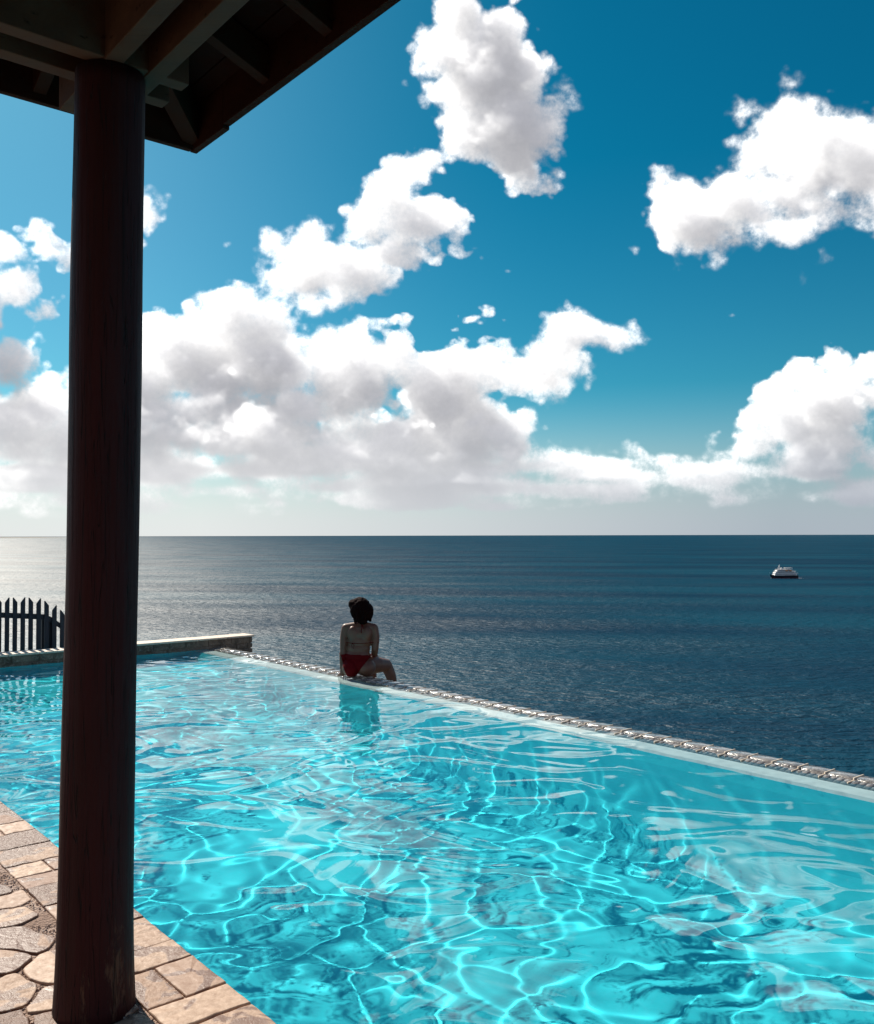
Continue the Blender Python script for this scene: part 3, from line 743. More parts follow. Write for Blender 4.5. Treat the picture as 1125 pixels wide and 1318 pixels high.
# ------------------------------------------------------------------ picket fence beyond the end wall
def build_fence():
    SF = -12.15
    def at(px, py):
        u = (px - 562.5) / F; k = (u * DS.x + DS.y); y = SF / k
        P = Vector((u * y, y, 0)); P.z = CAMZ - (py - HOR) / F * y
        return P, P.dot(DT)
    loc = at(20, 841)[0]; loc.z = -1.3; root = empty('picket_fence', loc); inv = Matrix.Translation(-loc)
    tag(root, 'dark blue-black wooden picket fence beyond the end wall at the far left', 'fence')
    m = wood('fence_paint', (.010, .010, .020), (.020, .018, .032), .5, 2, 20)
    def topy(px):
        if px < 45: return 767.5
        if px < 60: return 767.5 + (px - 45) * .25
        return 771.5 + (px - 60) * .58
    def raily(px):
        if px < 62: return 790 + max(px, -40) * .045
        return 792.8 + (px - 62) * .66
    px = 9.9 - 10.12 * 13; i = 0
    while px < 150:
        P, t_ = at(px, topy(px)); Pa, ta = at(px - 2.85, 800); Pb, tb = at(px + 2.85, 800)
        w_ = tb - ta; z1 = P.z; zb = max(-1.8, z1 - 1.5)
        bm = bmesh.new(); right = (i % 2 == 0)      # which corner is cut
        ch = .062
        a, b = ta, tb
        prof = [(a, zb), (b, zb), (b, z1 if not right else z1 - ch), (b - (w_ * .85 if right else 0), z1), (a, z1 if right else z1 - ch)] if right else \
               [(a, zb), (b, zb), (b, z1), (a + w_ * .85, z1), (a, z1 - ch)]
        if right: prof = [(a, zb), (b, zb), (b, z1 - ch), (a + w_ * .15, z1), (a, z1)]
        v = [[bm.verts.new(ST(SF + d, q, z)) for q, z in prof] for d in (0, .018)]
        bm.faces.new(v[0]); bm.faces.new(v[1][::-1]); n = len(prof)
        for k in range(n): bm.faces.new((v[0][k], v[0][(k + 1) % n], v[1][(k + 1) % n], v[1][k]))
        bmesh.ops.recalc_face_normals(bm, faces=bm.faces)
        o = bm_obj('picket', bm, m, root); o.data.transform(inv)
        px += 10.12; i += 1
    def rail(xs, th, dz=0):
        bm = bmesh.new(); prev = None; rings = []
        for x in xs:
            P, t_ = at(x, raily(x)); z = P.z - dz
            rings.append([bm.verts.new(ST(SF + a, t_, z + b)) for a, b in ((-.035, -th / 2), (-.002, -th / 2), (-.002, th / 2), (-.035, th / 2))])
        for i in range(len(rings) - 1):
            for k in range(4): bm.faces.new((rings[i][k], rings[i][(k + 1) % 4], rings[i + 1][(k + 1) % 4], rings[i + 1][k]))
        bm.faces.new(rings[0][::-1]); bm.faces.new(rings[-1]); bmesh.ops.recalc_face_normals(bm, faces=bm.faces)
        o = bm_obj('rail', bm, m, root); o.data.transform(inv)
    rail((-125, -40, 20, 62), .068); rail((59, 66, 100, 150), .068); rail((-125, -40, 20, 62), .07, .8); rail((62, 100, 150), .07, .8)
    for x in (64.5, -60):
        Pa, ta = at(x - 8, 790); Pb, tb = at(x + 8, 790); P, _ = at(x, raily(x) - 2.0)
        bm = bmesh.new(); stbox(bm, SF - .17, SF - .038, ta, tb, -1.9, P.z - .01, .006)
        o = bm_obj('post', bm, m, root); o.data.transform(inv)
build_fence()

# ================================================================== PAVILION (post + hipped roof corner)
def build_pavilion():
    pc = Vector((-1.094, 2.96, 0)); ps, ptt = pc.dot(DS), pc.dot(DT)
    root = empty('pavilion', (pc.x, pc.y, 0)); tag(root, 'dark timber pavilion with a thick round post and hipped roof in the near left', 'pavilion')
    inv = Matrix.Translation((-pc.x, -pc.y, 0))
    def fin(o): o.data.transform(inv); return o
    mp = wood('dark_post_timber', (.022, .0028, .003), (.046, .008, .009), .66, 2, 9, .22, 1.0, True)
    mb = wood('lit_beam_timber', (.062, .036, .026), (.105, .066, .048), .75, 0, 9, .12)  # paler than the rafters: bounce light on the undersides put into the colour
    mr = wood('shaded_rafter_timber', (.022, .008, .005), (.038, .015, .010), .8, 0, 9, .1)  # darkened timber: the shade inside the roof is put into the colour
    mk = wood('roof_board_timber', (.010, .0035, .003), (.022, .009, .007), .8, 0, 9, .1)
    def post(cx, cy):
        bm = bmesh.new(); n = 40; rings = []
        for i in range(61):
            z = -.02 + 3.02 * i / 60; r0 = .1125 - .003 * (i / 60) + (.015 * math.exp(-z / .22)); cx_ = cx + .010 * z
            rings.append([bm.verts.new((cx_ + math.cos(a) * rr, cy + math.sin(a) * rr, z)) for a in [2 * math.pi * k / n for k in range(n)]
                          for rr in [r0 + .0045 * mnoise.noise(Vector((math.cos(a) * 1.4, math.sin(a) * 1.4, z * 1.1))) + .0022 * mnoise.noise(Vector((math.cos(a) * 9, math.sin(a) * 9, z * 2)))]])
        for i in range(60):
            for k in range(n): bm.faces.new((rings[i][k], rings[i][(k + 1) % n], rings[i + 1][(k + 1) % n], rings[i + 1][k]))
        bm.faces.new(rings[0][::-1]); bm.faces.new(rings[-1])
        fin(bm_obj('post', bm, mp, root, smooth=True))
    SX, TX = ps + 4.2, ptt - 4.2              # the other corners, behind the camera
    post(pc.x, pc.y)
    for a, b in ((SX, ptt), (ps, TX), (SX, TX)):
        P = ST(a, b); post(P.x, P.y)
    ov = .625
    # doubled ring beams
    def beam(*a):
        bm = bmesh.new(); stbox(bm, *a, .003); fin(bm_obj('beam', bm, mb, root))
    for tt_ in (ptt - .032, ptt + .110, TX - .110, TX + .032): beam(ps - .33, SX + .33, tt_, tt_ + .058, 3.00, 3.19)
    for ss_ in (ps - .100, ps + .060, SX - .1, SX + .06): beam(ss_, ss_ + .060, TX - .25, ptt + .25, 3.005, 3.20)
    s_e, s_f, t_e, t_f = ps - ov, SX + ov, TX - ov, ptt + ov
    tan = math.tan(R(20)); zE = 3.16                     # rafter underside at the eave
    cs, ct = (s_e + s_f) / 2, (t_e + t_f) / 2; half = (s_f - s_e) / 2
    def zr(s, t): return zE + tan * min(s - s_e, s_f - s, t - t_e, t_f - t)
    # common and jack rafters
    def rafter(p0, p1, wdt, dep, mtl, name='rafter'):
        p0, p1 = Vector(p0), Vector(p1); d = (p1 - p0); hd = Vector((d.x, d.y, 0)).normalized(); side = Vector((-hd.y, hd.x, 0)) * wdt
        bm = bmesh.new(); box(bm, p0 - side / 2, d, side, (0, 0, dep), .003); bmesh.ops.recalc_face_normals(bm, faces=bm.faces); fin(bm_obj(name, bm, mtl, root))
    k = -2.0
    off = [ps + .02 + .42 * i for i in range(12) if ps + .02 + .42 * i < s_f - .3]
    for s in off:
        run = min(s - s_e, s_f - s, half) - .03
        if run > .15:
            for (ta, sg) in ((t_f, -1), (t_e, 1)):
                rafter(ST(s, ta + sg * .03, zE + .0), ST(s, ta + sg * run, zE + tan * run), .05, .12, mr)
    offt = [ptt - .02 - .42 * i for i in range(12) if ptt - .02 - .42 * i > t_e + .3]
    for t_ in offt:
        run = min(t_f - t_, t_ - t_e, half) - .03
        if run > .15:
            for (sa, sg) in ((s_e, 1), (s_f, -1)):
                rafter(ST(sa + sg * .03, t_, zE + .0), ST(sa + sg * run, t_, zE + tan * run), .05, .12, mr)
    apex = ST(cs, ct, zE + tan * half)
    for a, b in ((s_e, t_f), (s_f, t_f), (s_e, t_e), (s_f, t_e)):
        sg, tg = (1 if a < cs else -1), (1 if b < ct else -1)
        rafter(ST(a + sg * .03, b + tg * .03, zE - .03), apex + Vector((0, 0, -.03)), .07, .15, mr, 'hip_rafter')
    # fascia boards
    def fascia(p0, p1, n_, z0, z1, th=.03):
        p0, p1 = Vector(p0), Vector(p1); bm = bmesh.new(); box(bm, Vector((p0.x, p0.y, z0)), p1 - p0, n_ * th, (0, 0, z1 - z0), .003)
        bmesh.ops.recalc_face_normals(bm, faces=bm.faces); fin(bm_obj('fascia_board', bm, mr, root))
    segs = [0, .17, .62, 1.0]
    fascia(ST(s_e, t_f), ST(s_e + .30, t_f), -DT, 3.112, 3.29); fascia(ST(s_e + .303, t_f), ST(s_f, t_f), -DT, 3.125, 3.29, .032)
    fascia(ST(s_e, t_f - .033), ST(s_e, t_f - .36), DS, 3.112, 3.29); fascia(ST(s_e, t_f - .363), ST(s_e, t_f - .80), DS, 3.13, 3.29, .028)
    fascia(ST(s_e, t_f - .803), ST(s_e, t_e), DS, 3.12, 3.29)
    fascia(ST(s_f, t_f - .03), ST(s_f, t_e + .03), -DS, 3.12, 3.29); fascia(ST(s_e + .03, t_e), ST(s_f, t_e), DT, 3.12, 3.29)
    # boarded underside: planks parallel to the eaves, four slopes, then covering with a drip edge
    def slope_pt(side, run, along):   # run inward, along 0..1
        a0, a1 = run, (s_f - s_e) - run
        q = a0 + (a1 - a0) * along; z = zE + .121 + tan * run
        return {0: ST(s_e + q, t_f - run, z), 1: ST(s_e + run, t_f - q, z), 2: ST(s_f - q, t_e + run, z), 3: ST(s_f - run, t_e + q, z)}[side]
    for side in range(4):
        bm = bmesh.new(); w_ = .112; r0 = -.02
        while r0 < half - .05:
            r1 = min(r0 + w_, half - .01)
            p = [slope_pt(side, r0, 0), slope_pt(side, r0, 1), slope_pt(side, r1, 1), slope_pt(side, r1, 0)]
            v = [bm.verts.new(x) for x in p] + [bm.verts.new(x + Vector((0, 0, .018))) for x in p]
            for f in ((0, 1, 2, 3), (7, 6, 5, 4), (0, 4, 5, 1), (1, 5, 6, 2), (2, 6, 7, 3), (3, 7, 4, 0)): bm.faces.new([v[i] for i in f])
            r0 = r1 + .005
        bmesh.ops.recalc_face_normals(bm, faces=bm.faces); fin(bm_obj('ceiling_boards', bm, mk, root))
        bm = bmesh.new(); nrow = 18; lim = half + .0
        for i in range(nrow):
            a = -.05 + (half + .05) * i / nrow; b = min(a + (half + .05) / nrow + .02, half)
            lift = .026 + .004
            p0, p1, p2, p3 = slope_pt(side, a, 0), slope_pt(side, a, 1), slope_pt(side, b, 1), slope_pt(side, b, 0)
            up0, up1 = Vector((0, 0, .040)), Vector((0, 0, .021))
            v = [bm.verts.new(x) for x in (p0 + up1, p1 + up1, p2 + up1, p3 + up1, p0 + up0, p1 + up0, p2 + up1 * 1.05, p3 + up1 * 1.05)]
            for f in ((0, 1, 2, 3), (7, 6, 5, 4), (0, 4, 5, 1), (1, 5, 6, 2), (2, 6, 7, 3), (3, 7, 4, 0)): bm.faces.new([v[i] for i in f])
        bmesh.ops.recalc_face_normals(bm, faces=bm.faces); fin(bm_obj('roof_covering', bm, simple('roof_shingle', (.10, .055, .04), .8, scale=8), root))
build_pavilion()

# ================================================================== SHIP
def build_ship():
    dist = F * (CAMZ - SEA) / (745.2 - HOR); cx = (1007.5 - 562.5) / F * dist
    k = 1.0; L = 37.5 / F * dist
    root = empty('cruise_ship', (cx, dist, SEA)); tag(root, 'small white cruise ship with a dark hull sailing left on the open sea', 'ship')
    root.rotation_euler.z = R(6)
    navy = simple('ship_hull_paint', (.012, .014, .028), .35, scale=.3); red = simple('ship_boot_paint', (.13, .02, .02), .5, scale=.3)
    white = simple('ship_white_paint', (.86, .85, .84), .4, var=.04, scale=.4); cream = simple('ship_deck_cream', (.62, .58, .55), .6, scale=.5)  # white superstructure, greyish cream promenade decks
    glass = simple('ship_glass', (.03, .035, .045), .1); orange = simple('lifeboat_paint', (.70, .28, .10), .4)
    W = 8.2
    def outline(z, n=28):      # half-beam along length, x from -L/2 (bow, left) to L/2
        pts = []
        for i in range(n + 1):
            f = i / n
            bow = -L / 2 + (3.2 * max(0, 1 - z / 4.6)) ; x = bow + (L / 2 - bow) * f
            hb = W / 2 * min(1, (math.sin(min(f * 2.3, math.pi / 2)) ** .75)) * (1 - .16 * max(0, f - .85) / .15) * (.84 + .16 * min(1, z / 3))
            pts.append((x, hb))
        return pts
    def hull(name, zs, m, sheer=True):
        bm = bmesh.new(); rings = []
        for z in zs:
            o = outline(z); sh = lambda x: (1.5 * max(0, (-x - L * .22) / (L * .28)) ** 1.5 if sheer and z > 3 else 0)
            rings.append([bm.verts.new((x, -h, z + sh(x))) for x, h in o] + [bm.verts.new((x, h, z + sh(x))) for x, h in reversed(o)])
        for i in range(len(rings) - 1):
            n = len(rings[0])
            for q in range(n): bm.faces.new((rings[i][q], rings[i][(q + 1) % n], rings[i + 1][(q + 1) % n], rings[i + 1][q]))
        bm.faces.new(rings[-1]); bm.faces.new(rings[0][::-1])
        bmesh.ops.remove_doubles(bm, verts=bm.verts, dist=.001); bmesh.ops.recalc_face_normals(bm, faces=bm.faces)
        return bm_obj(name, bm, m, root)
    hull('boot_stripe', (-1.5, .0, .9), red, False); hull('hull', (.9, 2.2, 3.6, 4.3), navy)
    def deck(name, x0, x1, hw, z0, z1, m, rake=.8, parent=root):
        bm = bmesh.new()
        v = [bm.verts.new(p) for p in ((x0, -hw, z0), (x1, -hw, z0), (x1, hw, z0), (x0, hw, z0), (x0 + rake, -hw, z1), (x1 - rake * .3, -hw, z1), (x1 - rake * .3, hw, z1), (x0 + rake, hw, z1))]
        for f in ((0, 3, 2, 1), (4, 5, 6, 7), (0, 1, 5, 4), (1, 2, 6, 5), (2, 3, 7, 6), (3, 0, 4, 7)): bm.faces.new([v[i] for i in f])
        bmesh.ops.bevel(bm, geom=bm.edges[:], offset=.15, segments=1, affect='EDGES')
        return bm_obj(name, bm, m, parent)
    h = L / 2
    bw = [(-h + 5.6, h - 2.2, 3.9, 4.0, 6.7, 1.2), (-h + 6.8, h - 4.5, 3.7, 7.0, 9.4, 1.4), (-h + 9.0, h - 9.5, 3.3, 9.7, 11.9, 1.6)]
    for x0, x1, hw, z0, z1, rk in bw:
        d = deck('deckhouse', x0, x1, hw, z0, z1, white, rk)
        # deck slab overhang
        bm = bmesh.new(); box(bm, (x0 + .5, -hw - .35, z1 + .02), (x1 - x0 + 1.0, 0, 0), (0, 2 * hw + .7, 0), (0, 0, .25), .05); bm_obj('promenade_deck', bm, cream, root)
        n = int((x1 - x0 - 4) / 1.7)
        for sd in (-1, 1):
            bm = bmesh.new(); box(bm, (x0 + 2.6, sd * hw - (.06 if sd < 0 else 0), z0 + 1.2), (x1 - x0 - 4.2, 0, 0), (0, .06, 0), (0, 0, .55)); bm_obj('window_band', bm, glass, d)
        bm = bmesh.new()
        for sd in (-1, 1):
            y = sd * (hw + .3)
            for zz in (.55, 1.05): tube(bm, [(x0 + 1, y, z1 + .27 + zz), (x1 + 1.2, y, z1 + .27 + zz)], .05, 5)
            x = x0 + 1
            while x < x1 + 1.2: tube(bm, [(x, y, z1 + .25), (x, y, z1 + 1.35)], .05, 5); x += 1.6
        bm_obj('railing', bm, white, root)
    # bridge windows
    bm = bmesh.new(); box(bm, (-h + 8.6, -3.5, 8.0), (.1, 0, 0), (0, 7.0, 0), (0, 0, .85)); bm_obj('bridge_window', bm, glass, root)
    # canopy, funnel, mast, lifeboats
    bm = bmesh.new(); box(bm, (1.5, -3.0, 14.0), (10.2, 0, 0), (0, 6.0, 0), (0, 0, .5), .2)
    bm_obj('sun_canopy', bm, white, root)
    for x in (1.9, 5.2, 8.4, 11.2):
        for sd in (-2.7, 2.7): bm = bmesh.new(); tube(bm, [(x, sd, 12.0), (x, sd, 14.1)], .1, 6); bm_obj('canopy_post', bm, white, root)
    bm = bmesh.new(); v = []
    tube(bm, [(-3.0, 0, 11.9), (-2.4, 0, 14.6)], [1.5, 1.15], 12); bm_obj('funnel', bm, white, root, True)
    for nm_, pp, rr in (('mast', [(-6.3, 0, 11.9), (-5.7, 0, 19.3)], [.75, .25]), ('radar_arm', [(-7.4, -1.8, 15.6), (-4.6, 1.8, 15.6)], .22), ('signal_yard', [(-6.0, -2.6, 17.2), (-6.0, 2.6, 17.2)], .15),
                        ('mast_stay', [(-9.5, 0, 12), (-6.0, 0, 17.6)], .12), ('aft_mast', [(12.6, 0, 9.6), (13.2, 0, 15)], [.22, .1])):
        bm = bmesh.new(); tube(bm, pp, rr, 8); bm_obj(nm_, bm, white, root)
    for x in (3.0, 8.5):
        for sd in (-1, 1):
            bm = bmesh.new(); bmesh.ops.create_uvsphere(bm, u_segments=14, v_segments=8, radius=1); bmesh.ops.scale(bm, vec=(2.3, .75, .75), verts=bm.verts)
            bmesh.ops.translate(bm, vec=(x, sd * 4.3, 10.6), verts=bm.verts); bm_obj('lifeboat', bm, orange, root, True)
    bm = bmesh.new(); tube(bm, [(-h + .5, 0, 5.7), (-h + .5, 0, 8.6)], .09, 6); bm_obj('jackstaff', bm, white, root); bm = bmesh.new(); tube(bm, [(-h + 3.0, -1.0, 4.9), (-h + 3.0, 1.0, 4.9)], .4, 8); bm_obj('windlass', bm, white, root)
    # bow wave foam
    bm = bmesh.new(); rnd = random.Random(3)
    foam = simple('sea_foam', (.8, .82, .84), .8)
    for i in range(150):
        f = rnd.random(); sd = rnd.choice((-1, 1)); x = -h + 3 + f * (L + 5); y = sd * (W / 2 * min(1, .35 + f * 1.1) + rnd.uniform(.1, 1.1 + f * .8))
        if x > h: y = rnd.uniform(-3, 3)
        bmesh.ops.create_icosphere(bm, subdivisions=1, radius=rnd.uniform(.15, .42), matrix=Matrix.Translation((x, y, .04)) @ Matrix.Diagonal((2.0, 1, .3, 1)))
    o = bm_obj('bow_wave', bm, foam, None); o.matrix_world = Matrix.Translation((cx, dist, SEA)) @ Matrix.Rotation(R(6), 4, 'Z'); tag(o, 'white foam along the waterline of the ship', 'foam', kind='stuff')
build_ship()

# ================================================================== PERSON
def build_person():
    seat = Vector((-.830, 9.87, WATER + .016))
    root = empty('person', seat)
    tag(root, 'person in a red bikini seated with back to the viewer on the infinity pool edge', 'person')
    def capsule(bm, a, b, ra, rb, seg=20):
        a, b = Vector(a), Vector(b); d = b - a; L = d.length; q = d.to_track_quat('Z', 'Y').to_matrix().to_4x4(); rings = []
        prof = []
        for i in range(7): th = math.pi / 2 * (1 - i / 6); prof.append((-math.sin(th) * ra, math.cos(th) * ra))
        for i in range(7): th = math.pi / 2 * i / 6; prof.append((L + math.sin(th) * rb, math.cos(th) * rb))
        M = Matrix.Translation(a) @ q
        for z, r in prof:
            r = max(r, 1e-4); rings.append([bm.verts.new(M @ Vector((math.cos(2 * math.pi * k / seg) * r, math.sin(2 * math.pi * k / seg) * r, z))) for k in range(seg)])
        for i in range(len(rings) - 1):
            for k in range(seg): bm.faces.new((rings[i][k], rings[i][(k + 1) % seg], rings[i + 1][(k + 1) % seg], rings[i + 1][k]))
        bm.faces.new(rings[0][::-1]); bm.faces.new(rings[-1])
    def ell(bm, c, r, rot=(0, 0, 0), seg=24):
        from mathutils import Euler
        M = Matrix.Translation(c) @ Euler(rot).to_matrix().to_4x4() @ Matrix.Diagonal((*r, 1))
        bmesh.ops.create_uvsphere(bm, u_segments=seg, v_segments=seg // 2, radius=1, matrix=M)
    def chain(bm, pts):
        for (a, ra), (b, rb) in zip(pts, pts[1:]): capsule(bm, a, b, ra, rb)
    def remesh(name, bm, vox, smooth_it, m, parent, disp=None):
        me = bpy.data.meshes.new('tmp'); bm.to_mesh(me); bm.free(); o = link(bpy.data.objects.new('tmp', me))
        r = o.modifiers.new('r', 'REMESH'); r.mode = 'VOXEL'; r.voxel_size = vox; r.use_smooth_shade = True
        if smooth_it: s = o.modifiers.new('s', 'SMOOTH'); s.iterations = smooth_it; s.factor = .5
        dg = bpy.context.evaluated_depsgraph_get(); ev = o.evaluated_get(dg); nm = bpy.data.meshes.new_from_object(ev, depsgraph=dg); nm.name = name
        bpy.data.objects.remove(o)
        if disp:
            n = len(nm.vertices); vs = [v.co.copy() for v in nm.vertices]; ns = [v.normal.copy() for v in nm.vertices]
            for i in range(n): nm.vertices[i].co = vs[i] + ns[i] * disp(vs[i])
        nm.polygons.foreach_set('use_smooth', [True] * len(nm.polygons)); nm.materials.clear(); nm.materials.append(m)
        o = link(bpy.data.objects.new(name, nm)); o.parent = parent; return o
    skin, t = mat('tanned_skin'); g = N(t); co = g.coord(); nz = g.noise(co, 14, 3); nf = g.noise(co, 160, 3)
    sc = g.mix(g.range(nz, .3, .7), (.13, .050, .030), (.18, .070, .042))
    x = g.principled(sc, g.range(nf, .3, .7, .38, .5), g.bump(nf, .15, .002), 0, .5); x.inputs['Subsurface Weight'].default_value = .12; x.inputs['Subsurface Radius'].default_value = (.02, .008, .004); x.inputs['Subsurface Scale'].default_value = 1.0
    bm = bmesh.new()
    # torso: stacked flattened ellipsoids (x across, y depth)
    for c_, r_, rt in (((-.020, .030, .125), (.175, .120, .105), 0), ((-.095, -.012, .095), (.098, .105, .095), 0), ((.070, -.005, .095), (.100, .105, .095), 0),
                       ((-.030, .035, .215), (.142, .098, .090), 0), ((-.022, .040, .290), (.130, .088, .090), 0), ((-.008, .045, .370), (.140, .090, .095), 0),
                       ((-.005, .045, .450), (.150, .090, .085), 0), ((-.005, .045, .510), (.158, .070, .050), 0)):
        ell(bm, c_, r_, (0, 0, R(rt)))
    for c_ in ((-.075, .0, .455), (.065, .0, .455)): ell(bm, c_, (.062, .05, .085))      # shoulder blades
    for c_ in ((-.09, .135, .40), (.06, .14, .40)): ell(bm, c_, (.062, .055, .058))      # chest
    chain(bm, [((-.05, .045, .530), .050), ((-.155, .045, .515), .047)]); chain(bm, [((.045, .045, .530), .050), ((.142, .050, .515), .047)])
    chain(bm, [((.0, .045, .52), .060), ((-.004, .055, .585), .047), ((-.012, .07, .640), .045)])
    # head, turned to the left: face forward direction fd
    fd = Vector((-.80, .58, -.05)).normalized(); rd = Vector((fd.y, -fd.x, 0)).normalized(); ud = Vector((0, 0, 1)); hc = Vector((-.020, .070, .712))
    def H(f, r, u): return hc + fd * f + rd * r + ud * u
    ha = math.atan2(fd.y, fd.x)
    ell(bm, H(-.008, 0, .022), (.092, .074, .088), (0, 0, ha)); ell(bm, H(.028, 0, -.035), (.060, .056, .072), (0, 0, ha)); ell(bm, H(.052, 0, -.088), (.026, .028, .022), (0, 0, ha))
    capsule(bm, H(.084, 0, .012), H(.103, 0, -.020), .008, .012)                       # nose
    for q in (-1, 1):
        ell(bm, H(.080, q * .030, .022), (.016, .020, .010), (0, 0, ha)); ell(bm, H(.066, q * .036, -.022), (.020, .022, .022), (0, 0, ha)); ell(bm, H(-.006, q * .074, -.006), (.018, .008, .028), (0, 0, ha))
    ell(bm, H(.088, 0, -.047), (.008, .022, .006), (0, 0, ha)); ell(bm, H(.086, 0, -.058), (.009, .019, .007), (0, 0, ha))
    # left arm straight, hand on the edge; right arm bent, hand on the thigh
    chain(bm, [((-.158, .045, .508), .049), ((-.176, .035, .42), .042), ((-.183, .020, .285), .034), ((-.188, .015, .215), .036), ((-.192, .005, .075), .024)])
    chain(bm, [((.146, .050, .508), .049), ((.166, .045, .42), .043), ((.160, .030, .290), .038), ((.150, .085, .235), .038), ((.140, .215, .205), .025)])
    def hand(w_, f_, n_, side):
        """palm from wrist along f_, back-of-hand normal n_, thumb on side"""
        w_, f_, n_ = Vector(w_), Vector(f_).normalized(), Vector(n_).normalized(); l_ = f_.cross(n_).normalized() * side
        capsule(bm, w_ + l_ * .012, w_ + f_ * .055 + l_ * .020, .018, .015); capsule(bm, w_ - l_ * .012, w_ + f_ * .055 - l_ * .020, .018, .015); capsule(bm, w_, w_ + f_ * .06, .018, .016)
        for i, (o_, ln) in enumerate(((.031, .062), (.011, .072), (-.010, .067), (-.030, .052))):
            a = w_ + f_ * .066 + l_ * o_; b = a + f_ * ln * .5 + l_ * o_ * .18 - n_ * .006; c_ = b + f_ * ln * .42 - n_ * .016
            chain(bm, [(a, .0088), (b, .0082), (c_, .0070)])
        a = w_ + f_ * .018 + l_ * .026; b = a + f_ * .030 + l_ * .026 - n_ * .004; c_ = b + f_ * .028 + l_ * .010 - n_ * .006; chain(bm, [(a, .012), (b, .010), (c_, .0085)])
    hand((-.194, .002, .022), (-.10, .97, -.05), (0, 0, 1), 1)
    chain(bm, [((-.192, .005, .075), .024), ((-.194, .0, .026), .020)])
    hand((.140, .215, .203), (.05, .95, -.32), (.1, .3, .95), -1)
    # legs over the edge
    chain(bm, [((.075, .060, .110), .098), ((.165, .170, .098), .090), ((.258, .300, .078), .070), ((.268, .312, .066), .066), ((.310, .325, -.03), .060), ((.345, .345, -.17), .046), ((.375, .355, -.33), .031)])
    chain(bm, [((-.085, .070, .110), .098), ((-.01, .210, .110), .084), ((.075, .390, .092), .060), ((.080, .400, .078), .056), ((.095, .415, -.04), .056), ((.115, .425, -.18), .046), ((.13, .430, -.34), .031)])
    for a in ((.375, .355, -.34), (.13, .430, -.35)):
        a = Vector(a); f = Vector((.62, .70, -.35)).normalized(); sd = Vector((f.y, -f.x, 0)).normalized()
        chain(bm, [(a - f * .02 + Vector((0, 0, -.03)), .030), (a + f * .09 + Vector((0, 0, -.02)), .030), (a + f * .15 + Vector((0, 0, -.022)), .022)])
        for i in range(5):
            b = a + f * .155 + sd * (i - 2) * .015 + Vector((0, 0, -.024)); capsule(bm, b, b + f * (.03 - .004 * abs(i - 1)), .010 if i else .012, .008)
    body = remesh('body', bm, .0060, 7, skin, root)
    bvh = BVHTree.FromPolygons([v.co for v in body.data.vertices], [tuple(p.vertices) for p in body.data.polygons])
    red = simple('red_swim_fabric', (.12, .002, .004), .7, scale=90, spec=.08)
    # bikini bottom: lifted copy of the body surface
    def patch(name, test, lift, m):
        me = body.data; keep = [p for p in me.polygons if test(p.center, p.normal)]; mp = {}; vs = []; fs = []
        for p in keep:
            f = []
            for i in p.vertices:
                if i not in mp: mp[i] = len(vs); vs.append(me.vertices[i].co + me.vertices[i].normal * lift)
                f.append(mp[i])
            fs.append(f)
        o = mesh_obj(name, vs, fs, m, root, True); so = o.modifiers.new('thickness', 'SOLIDIFY'); so.thickness = lift * .9; so.offset = -1; return o
    def bott(c_, n_):
        if c_.z > .238 - .10 * max(0, c_.x + .02) or c_.z < -.01: return False
        if c_.y > .115: return c_.z > .10 and abs(c_.x + .02) < .15
        k = max(0, min(1, (.225 - c_.z) / .205)); lo = -.200 + .070 * k ** 1.3; hi = .135 - .175 * k ** .85
        return lo < c_.x < hi
    patch('bikini_bottom', bott, .005, red)
    def wrap(pts_dir, r, close=False, name='strap', bm=None):
        P = []
        for cpt, d in pts_dir:
            d = Vector(d).normalized(); hit = bvh.ray_cast(Vector(cpt) + d * .4, -d)
            if hit[0]: P.append(hit[0] + d * r * .6)
        if close and P: P.append(P[0])
        if len(P) > 2: tube(bm, P, r, 6)
    bm = bmesh.new()
    wrap([((-.012, .045, .362 + .006 * math.sin(a)), (math.cos(a), math.sin(a), 0)) for a in [2 * math.pi * k / 36 for k in range(36)]], .0035, True, bm=bm)
    wrap([((-.02, .04, .222 - .02 * math.cos(a)), (math.cos(a), math.sin(a), 0)) for a in [2 * math.pi * k / 36 for k in range(36)]], .0045, True, bm=bm)
    wrap([((x_, .04, .565 - abs(x_ - .012) * .1), (0, -1, .25)) for x_ in (-.06, -.03, 0, .012, .03, .06)], .004, bm=bm)
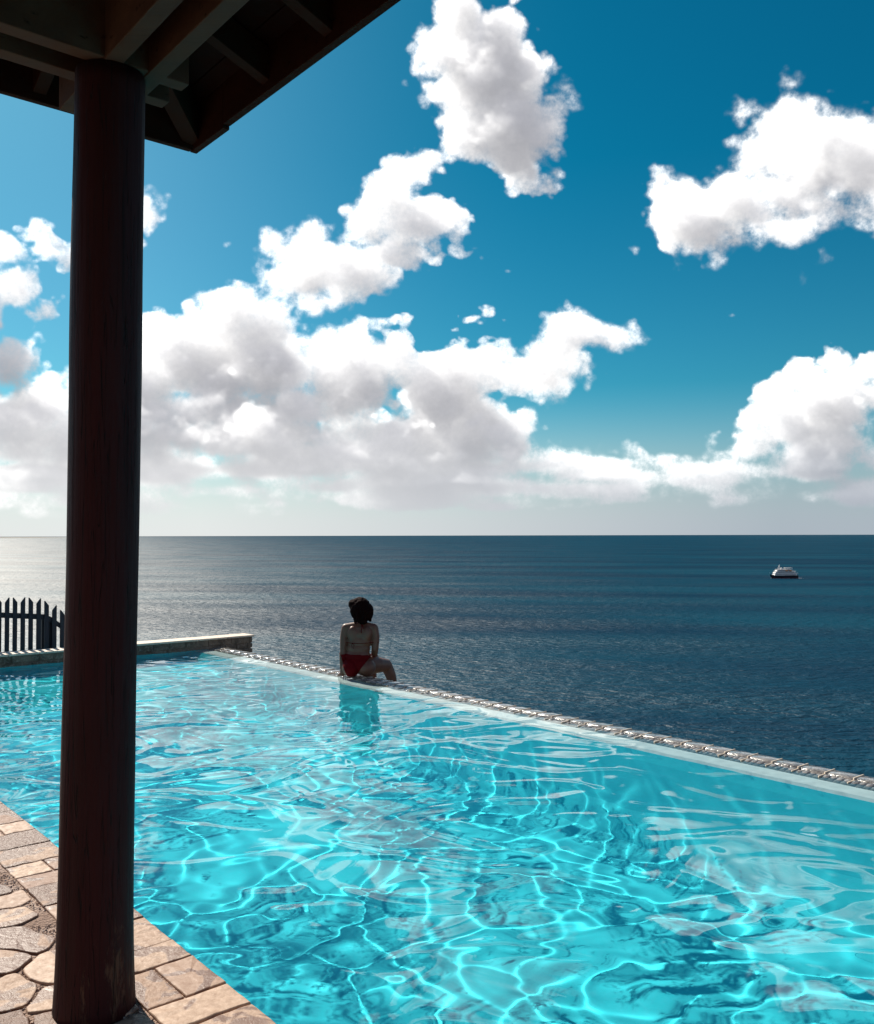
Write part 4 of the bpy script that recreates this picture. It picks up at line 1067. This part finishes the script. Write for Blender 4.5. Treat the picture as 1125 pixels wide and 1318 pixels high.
    for pts in (((.02, -.03, .555), (.026, -.045, .53), (.018, -.052, .495), (.022, -.053, .47)), ((.024, -.03, .555), (.036, -.045, .54), (.040, -.05, .51)),
                ((-.072, -.058, .362), (-.082, -.068, .345), (-.078, -.066, .315)), ((-.068, -.058, .362), (-.058, -.066, .342), (-.062, -.064, .305))):
        tube(bm, pts, .0042, 6)
    bm_obj('bikini_string', bm, red, root, True)
    bm = bmesh.new()
    for q in (-1, 1): ell(bm, (-.013 + q * .075, .150, .400), (.052, .050, .050))
    bm_obj('bikini_top', bm, red, root, True)
    # hair: wavy bob, parted, covering crown, nape and the far side; face free on the left
    hm, t = mat('dark_brown_hair'); g = N(t); co = g.coord(); nz = g.noise(g.mapping(co, (90, 90, 14)), 1, 4)
    g.principled(g.mix(nz, (.006, .0010, .001), (.016, .0035, .003)), .8, g.bump(nz, .6, .006), 0, .06)
    bm = bmesh.new()
    for c_, r_ in (((-.006, .062, .745), (.112, .112, .098)), ((.020, .045, .700), (.112, .108, .100)), ((.070, .055, .690), (.074, .095, .092)), ((-.030, -.005, .700), (.075, .060, .095)),
                   ((.015, .008, .640), (.090, .058, .065)), ((.030, .000, .600), (.055, .045, .050)), ((-.070, .045, .780), (.055, .065, .040)), ((-.100, .055, .762), (.030, .04, .034)),
                   ((-.090, .13, .77), (.045, .05, .045)), ((.09, .05, .65), (.045, .06, .06))):
        ell(bm, c_, r_)
    rnd = random.Random(9)
    for i in range(60):       # loose curls standing off the mass
        a = rnd.uniform(0, 2 * math.pi); e = rnd.uniform(-.8, 1.3); d = Vector((math.cos(a) * math.cos(e), math.sin(a) * math.cos(e), math.sin(e)))
        if d.dot(fd) > .35 and d.z < .55: continue
        p = Vector((.004, .045, .700)) + Vector((d.x * .112, d.y * .104, d.z * .12)); q_ = p + Vector((rnd.uniform(-.02, .02), rnd.uniform(-.02, .02), rnd.uniform(-.045, -.01)))
        r_ = rnd.uniform(.010, .018); chain(bm, [(p, r_), (q_ + d * .006, r_ * .8), (q_ + Vector((d.x * .002, d.y * .002, -.02)), r_ * .5)])
    remesh('hair', bm, .0065, 2, hm, root, lambda v: .006 * mnoise.noise(v * 30) + .004 * mnoise.noise(v * 75 + Vector((3, 1, 2))))
build_person()
